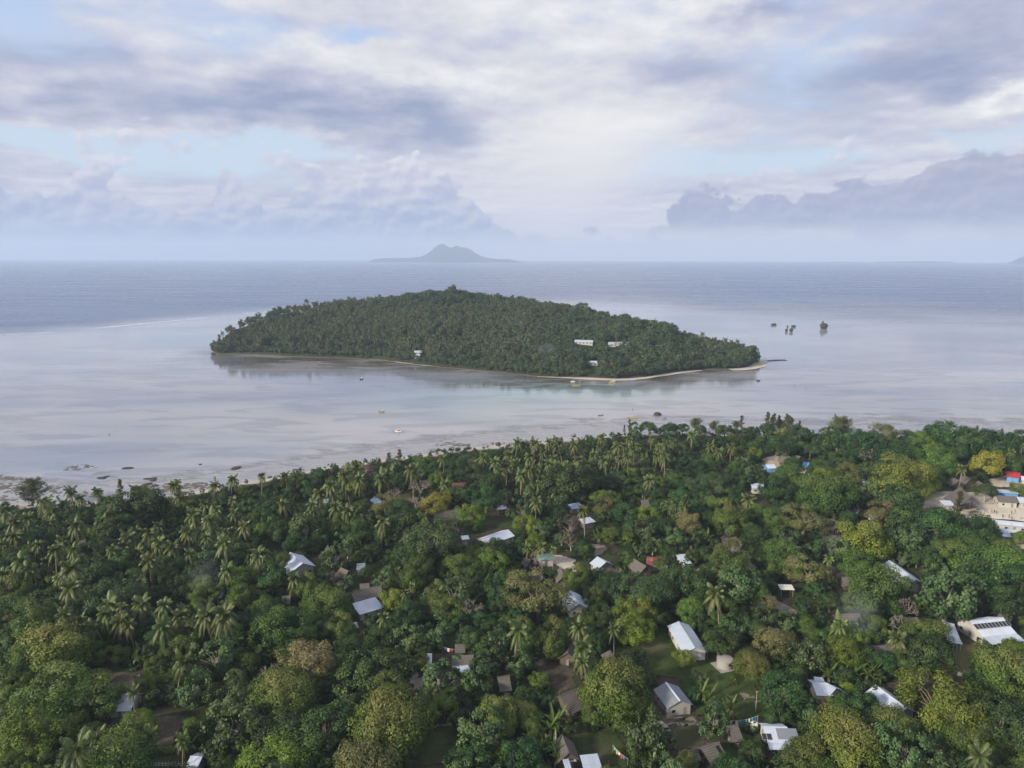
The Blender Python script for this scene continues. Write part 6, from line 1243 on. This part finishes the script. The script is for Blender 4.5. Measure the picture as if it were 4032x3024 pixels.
def isl_house(label, x, y, r, L, W, roof, yaw, z=None, panels=0):
    """house on the island slope: find the ground under that sight line"""
    fx, fy = px(r, x, y); d = ray(fx, fy); best = None
    for t in np.linspace(.02, 1, 200):
        b = d[0] / d[1]; Y = float(isl_y(np.array(b), np.array(t))); zg = float(isl_z(np.array(b), np.array(t))); zr = CAM_H + d[2] / d[1] * Y
        if best is None or abs(zr - zg - 4.2) < best[0]: best = (abs(zr - zg - 4.2), b * Y, Y, zg)
    _, X, Y, zg = best; e = empty('island_house', (X, Y, zg), yaw); hw, wall, zr = W / 2 - .4, 2.8, 4.6; m = MB(); ll = L - .8; ed = wall
    m.v = [(-ll / 2, -hw, -1.5), (ll / 2, -hw, -1.5), (ll / 2, hw, -1.5), (-ll / 2, hw, -1.5), (-ll / 2, -hw, ed), (ll / 2, -hw, ed), (ll / 2, hw, ed), (-ll / 2, hw, ed), (-ll / 2, 0, zr - .2), (ll / 2, 0, zr - .2)]; m.f = [(0, 1, 5, 4), (2, 3, 7, 6), (1, 2, 6, 9, 5), (3, 0, 4, 8, 7), (4, 5, 9, 8), (6, 7, 8, 9)]; m.build('wall', WM['white'], e)
    for sg in (-1, 1): slope_part(e, 'roof', L, 0, zr, sg * W / 2, wall - .2, HM[roof], 'metal', False)
    for i in range(max(1, int(L / 4))): q = MB(); q.box(((i + .5) * ll / max(1, int(L / 4)) - ll / 2, -hw - .02, 1.5), (1.2, .06, 1.1)); q.build('window', dark_m, e)
    if panels: solar(e, panels, -L * .25, L * .3, -W / 4, (zr + wall - .2) / 2 + .12, math.atan2(zr - wall + .2, W / 2), 1.8)
    tag(e, label, 'house', 'houses on the wooded island'); ISL_HOUSE.append((X, Y, zg, fx, fy, L, 44 if L > 8.5 else 9))
isl_house('long white-roofed house in a clearing on the wooded island', 680, 443, 'J', 20, 7, 'zinc', -.25); isl_house('white island school building with dark solar panels', 912, 455, 'J', 22, 9, 'zinc', .06, None, 6); isl_house('small light blue roof near the right crest of the island', 1195, 464, 'J', 6.5, 6, 'paleblue', .2); isl_house('small pale blue roof low in the trees right on the island', 1335, 540, 'J', 6, 6, 'paleblue', .5); isl_house('white roof behind front trees below the island school', 742, 582, 'J', 9, 7, 'white', -.1); isl_house('upper of two pale roofs at left on the island shore', 1700, 606, 'I', 8, 5, 'zinc', .1); isl_house('lower of two white roofs at left on the island shore', 1695, 636, 'I', 6, 3.5, 'white', .05)
def island_forest():
    r = np.random.default_rng(41); n = 15500; b = r.uniform(IB[0], IB[-1], n); t = r.uniform(.012, 1.35, n); yf = np.interp(b, IB, IYF); yr = np.interp(b, IB, IYR); keep = r.random(n) < np.clip((yr - yf) / 285, .08, 1) * .60; b, t = b[keep], t[keep]
    bb = r.uniform(IB[0], IB[-1], 560); b = np.concatenate([b, bb]); t = np.concatenate([t, np.interp(bb, IB, 2.6 / np.maximum(IYR - IYF, 8)) * r.uniform(.5, 2.2, 560)]); n = len(b)
    y = isl_y(b, t); x = b * y; z = isl_z(b, t); u = (b - IB[0]) / (IB[-1] - IB[0])
    nz_ = fbm(x / 55, y / 55, 3, 12); pp = np.clip(np.interp(u, [0, .1, .35, .55, .62, .8, .9, 1], [.25, .7, .75, .6, .35, .12, .3, .05]) + (nz_ - .5) * 1.6, 0, .95); pp = np.where(t < .09, pp * .25, pp); pp = np.where((t > .8) & (t < 1.1) & (u > .3) & (u < .5), .05, pp)
    palm = r.random(n) < pp; pick = np.where(palm, r.integers(0, 4, n), np.where(r.random(n) < np.interp(u, [0, .5, .65, 1], [.12, .18, .38, .30]), r.integers(7, 9, n), np.where((t > .85) & (t < 1.15) & (u > .36) & (u < .56), 9, r.choice([4, 5, 6, 9], n, p=[.3, .3, .3, .1])))); s = np.where(palm, r.uniform(.62, 1.0, n), r.uniform(.55, 1.3, n) * np.interp(u, [0, .5, .7, 1], [1, 1, 1.3, 1.25])); s = s * (.62 + .80 * fbm(x / 28, y / 28, 3, 17)) * np.where(r.random(n) < .03, 1.45, 1.); s = np.where((~palm) & (t < .09), s * .8, s); s = s
    P = np.stack([x, y, z - .3], 1); fx, fy = proj(P + [0, 0, 5]); bad = np.zeros(n, bool)
    for (X, Y, zg, hx, hy, L, dn) in ISL_HOUSE: w = L / .23 * .58; bad |= (np.hypot(x - X, y - Y) < L * .6) | ((abs(fx - hx) < w) & (fy > hy - 6) & (fy < hy + dn) & (y < Y))
    g = ~bad; crown = lambda k, i: KIND[k][i][1]
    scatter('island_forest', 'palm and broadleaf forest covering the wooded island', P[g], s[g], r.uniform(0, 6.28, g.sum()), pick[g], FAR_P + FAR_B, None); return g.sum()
N_ISL = island_forest()
def isl_tree(label, b_px, t, kind, i, s, sz=None, name=None):
    d = ray(*px(*b_px)); b = d[0] / d[1]; Y = float(isl_y(np.array(b), np.array(t))); z = float(isl_z(np.array(b), np.array(t))); tr, cr, _, _ = KIND[kind][i]; e = thing_tree(name or NAME[kind], (b * Y, Y, z - .3), 1.0, s, tr, cr, '', 'standout trees on the wooded island', 'tree', sz); e['label'] = label
isl_tree('tall dark tree standing above the summit of the wooded island', ('W', 979, 640), 1.0, 'dark', 1, 1.0, 1.9); isl_tree('broad dark tree left of the summit tree on the island', ('W', 930, 640), .97, 'dark', 1, 1.1); isl_tree('broad dark tree right of the summit tree on the island', ('W', 1010, 640), .98, 'dark', 3, 1.1); isl_tree('wispy casuarina on the right crest of the island', ('J', 1220, 360), .95, 'casua', 0, 1.1); isl_tree('pale bare casuarina pair on the right crest of the island', ('J', 1390, 400), .95, 'casua', 1, .9); isl_tree('wispy casuarina at the right tip of the island', ('J', 1750, 470), .6, 'feather', 1, 1.1); isl_tree('wind-bent flat tree on the island crest before the right tip', ('J', 1545, 445), .9, 'spread', 0, .5, .9); isl_tree('brown dead tree among green crowns on the island slope', ('J', 285, 325), .72, 'brown', 0, 1.3)
# ================================================================== smoke from cooking fires
def smoke_fn(T, out):
    P = T.coord('Object'); n = T.noise(P, 1.6, 4, .6, .4); q = T.v('LENGTH', P); d = T.mul(T.mul(T.ss(1., .15, q), T.ss(.35, .7, n)), .028); v = T.n.new('ShaderNodeVolumePrincipled'); v.inputs['Color'].default_value = (.75, .84, 1., 1); T.put(v.inputs['Density'], d); T.l.new(v.outputs[0], out.inputs['Volume'])
smoke_m = material('wood_smoke', smoke_fn)
def smoke(label, p, sx, sy, sz):
    bm = bmesh.new(); bmesh.ops.create_icosphere(bm, subdivisions=2, radius=1); me = bpy.data.meshes.new('smoke'); bm.to_mesh(me); bm.free(); me.materials.append(smoke_m); o = link('smoke', me, None, p, (0, .3, .4), (sx, sy, sz)); tag(o, label, None, None, 'stuff')
smoke('blue wood smoke over trees among the left palms', at('A', 1770, 1000, GZ + 12), 6, 5, 7); smoke('thin blue smoke rising in front of the dark thatched house', at('H', 800, 90, GZ + 7), 7, 5, 9); smoke('thin blue smoke over dark trees below the long grey house', at('D', 720, 1610, GZ + 8), 8, 6, 7)
for lb, q in (('small puff of blue smoke on the island slope', ('J', 440, 505)), ('faint blue smoke higher on the island slope', ('J', 235, 345))):
    d = ray(*px(*q)); Y = 720 if q[2] == 505 else 830; smoke(lb, (d[0] / d[1] * Y, Y, CAM_H + d[2] / d[1] * Y), 16, 8, 10)
# ================================================================== labels that single out each plant by its nearest landmark
LANDMARK += [('the yellow tree beside the very long thatched roof', *px('B', 1540, 380)), ('the dead brown tree', *px('C', 510, 640)), ('the white bare tree', *px('C', 1370, 980)), ('the yellow tree near the playing field', *px('D', 1750, 455)), ('the lone beach casuarina', *px('A', 270, 270)), ('the left palm smoke', *px('A', 1770, 1000)), ('the washing line at the bottom', *px('G', 920, 1270)), ('the clipped hedge', *px('E', 1380, 1225)), ('the slab row', *px('H', 1750, 580)), ('the football goal', *px('D', 1768, 850)), ('the bottom left corner', 0, 3024), ('the bottom right corner', 4032, 3024), ('the left end of the beach', 0, 1985), ('the bend of the beach', *px('K', 500, 420)), ('the right edge of the flat sand', 4032, 1720), ('the middle of the left edge', 0, 2500), ('the middle of the bottom edge', 2016, 3024), ('the long yellow canoe', *px('J', 1010, 963)), ('the three wading people', *px('J', 1217, 975))]
ORD = ['nearest', 'second nearest', 'third nearest', 'fourth nearest', 'fifth nearest', 'sixth nearest', 'seventh nearest', 'eighth nearest', 'ninth nearest', 'tenth nearest']
def label_all():
    groups = {}
    for look, o, x, y in PLACED: groups.setdefault(look, []).append((o, x, y))
    LX = np.array([(l[1], l[2]) for l in LANDMARK])
    for look, lst in groups.items():
        XY = np.array([(x, y) for _, x, y in lst]); D = np.hypot(XY[:, None, 0] - LX[None, :, 0], XY[:, None, 1] - LX[None, :, 1]); rank = D.argsort(0).argsort(0)
        for i, (o, x, y) in enumerate(lst):
            c = rank[i] * 160 + D[i]; j = int(np.argmin(c)); k = int(rank[i, j]); w = ORD[k] if k < 10 else f'{k + 1}th nearest'
            if len(lst) == 1: o['label'] = f'{look} near {LANDMARK[j][0]}'
            else: o['label'] = f'{look}, {w} to {LANDMARK[j][0]}'
label_all()
print('FILL', N_FILL, 'UNDER', N_UNDER, 'ISL', N_ISL, 'PLACED', len(PLACED))
# ================================================================== air
def haze_mat(T, out):
    v = T.n.new('ShaderNodeVolumePrincipled'); v.inputs['Color'].default_value = (.64, .78, 1.0, 1); v.inputs['Density'].default_value = 9.5e-5; v.inputs['Anisotropy'].default_value = 0.05
    T.l.new(v.outputs[0], out.inputs['Volume'])
haze_m = material('haze_air', haze_mat)
hb = MB(); hb.box((0, 0, 229.5), (41000, 41000, 461)); tag(hb.build('haze', haze_m), 'pale blue haze over the sea', kind='stuff')
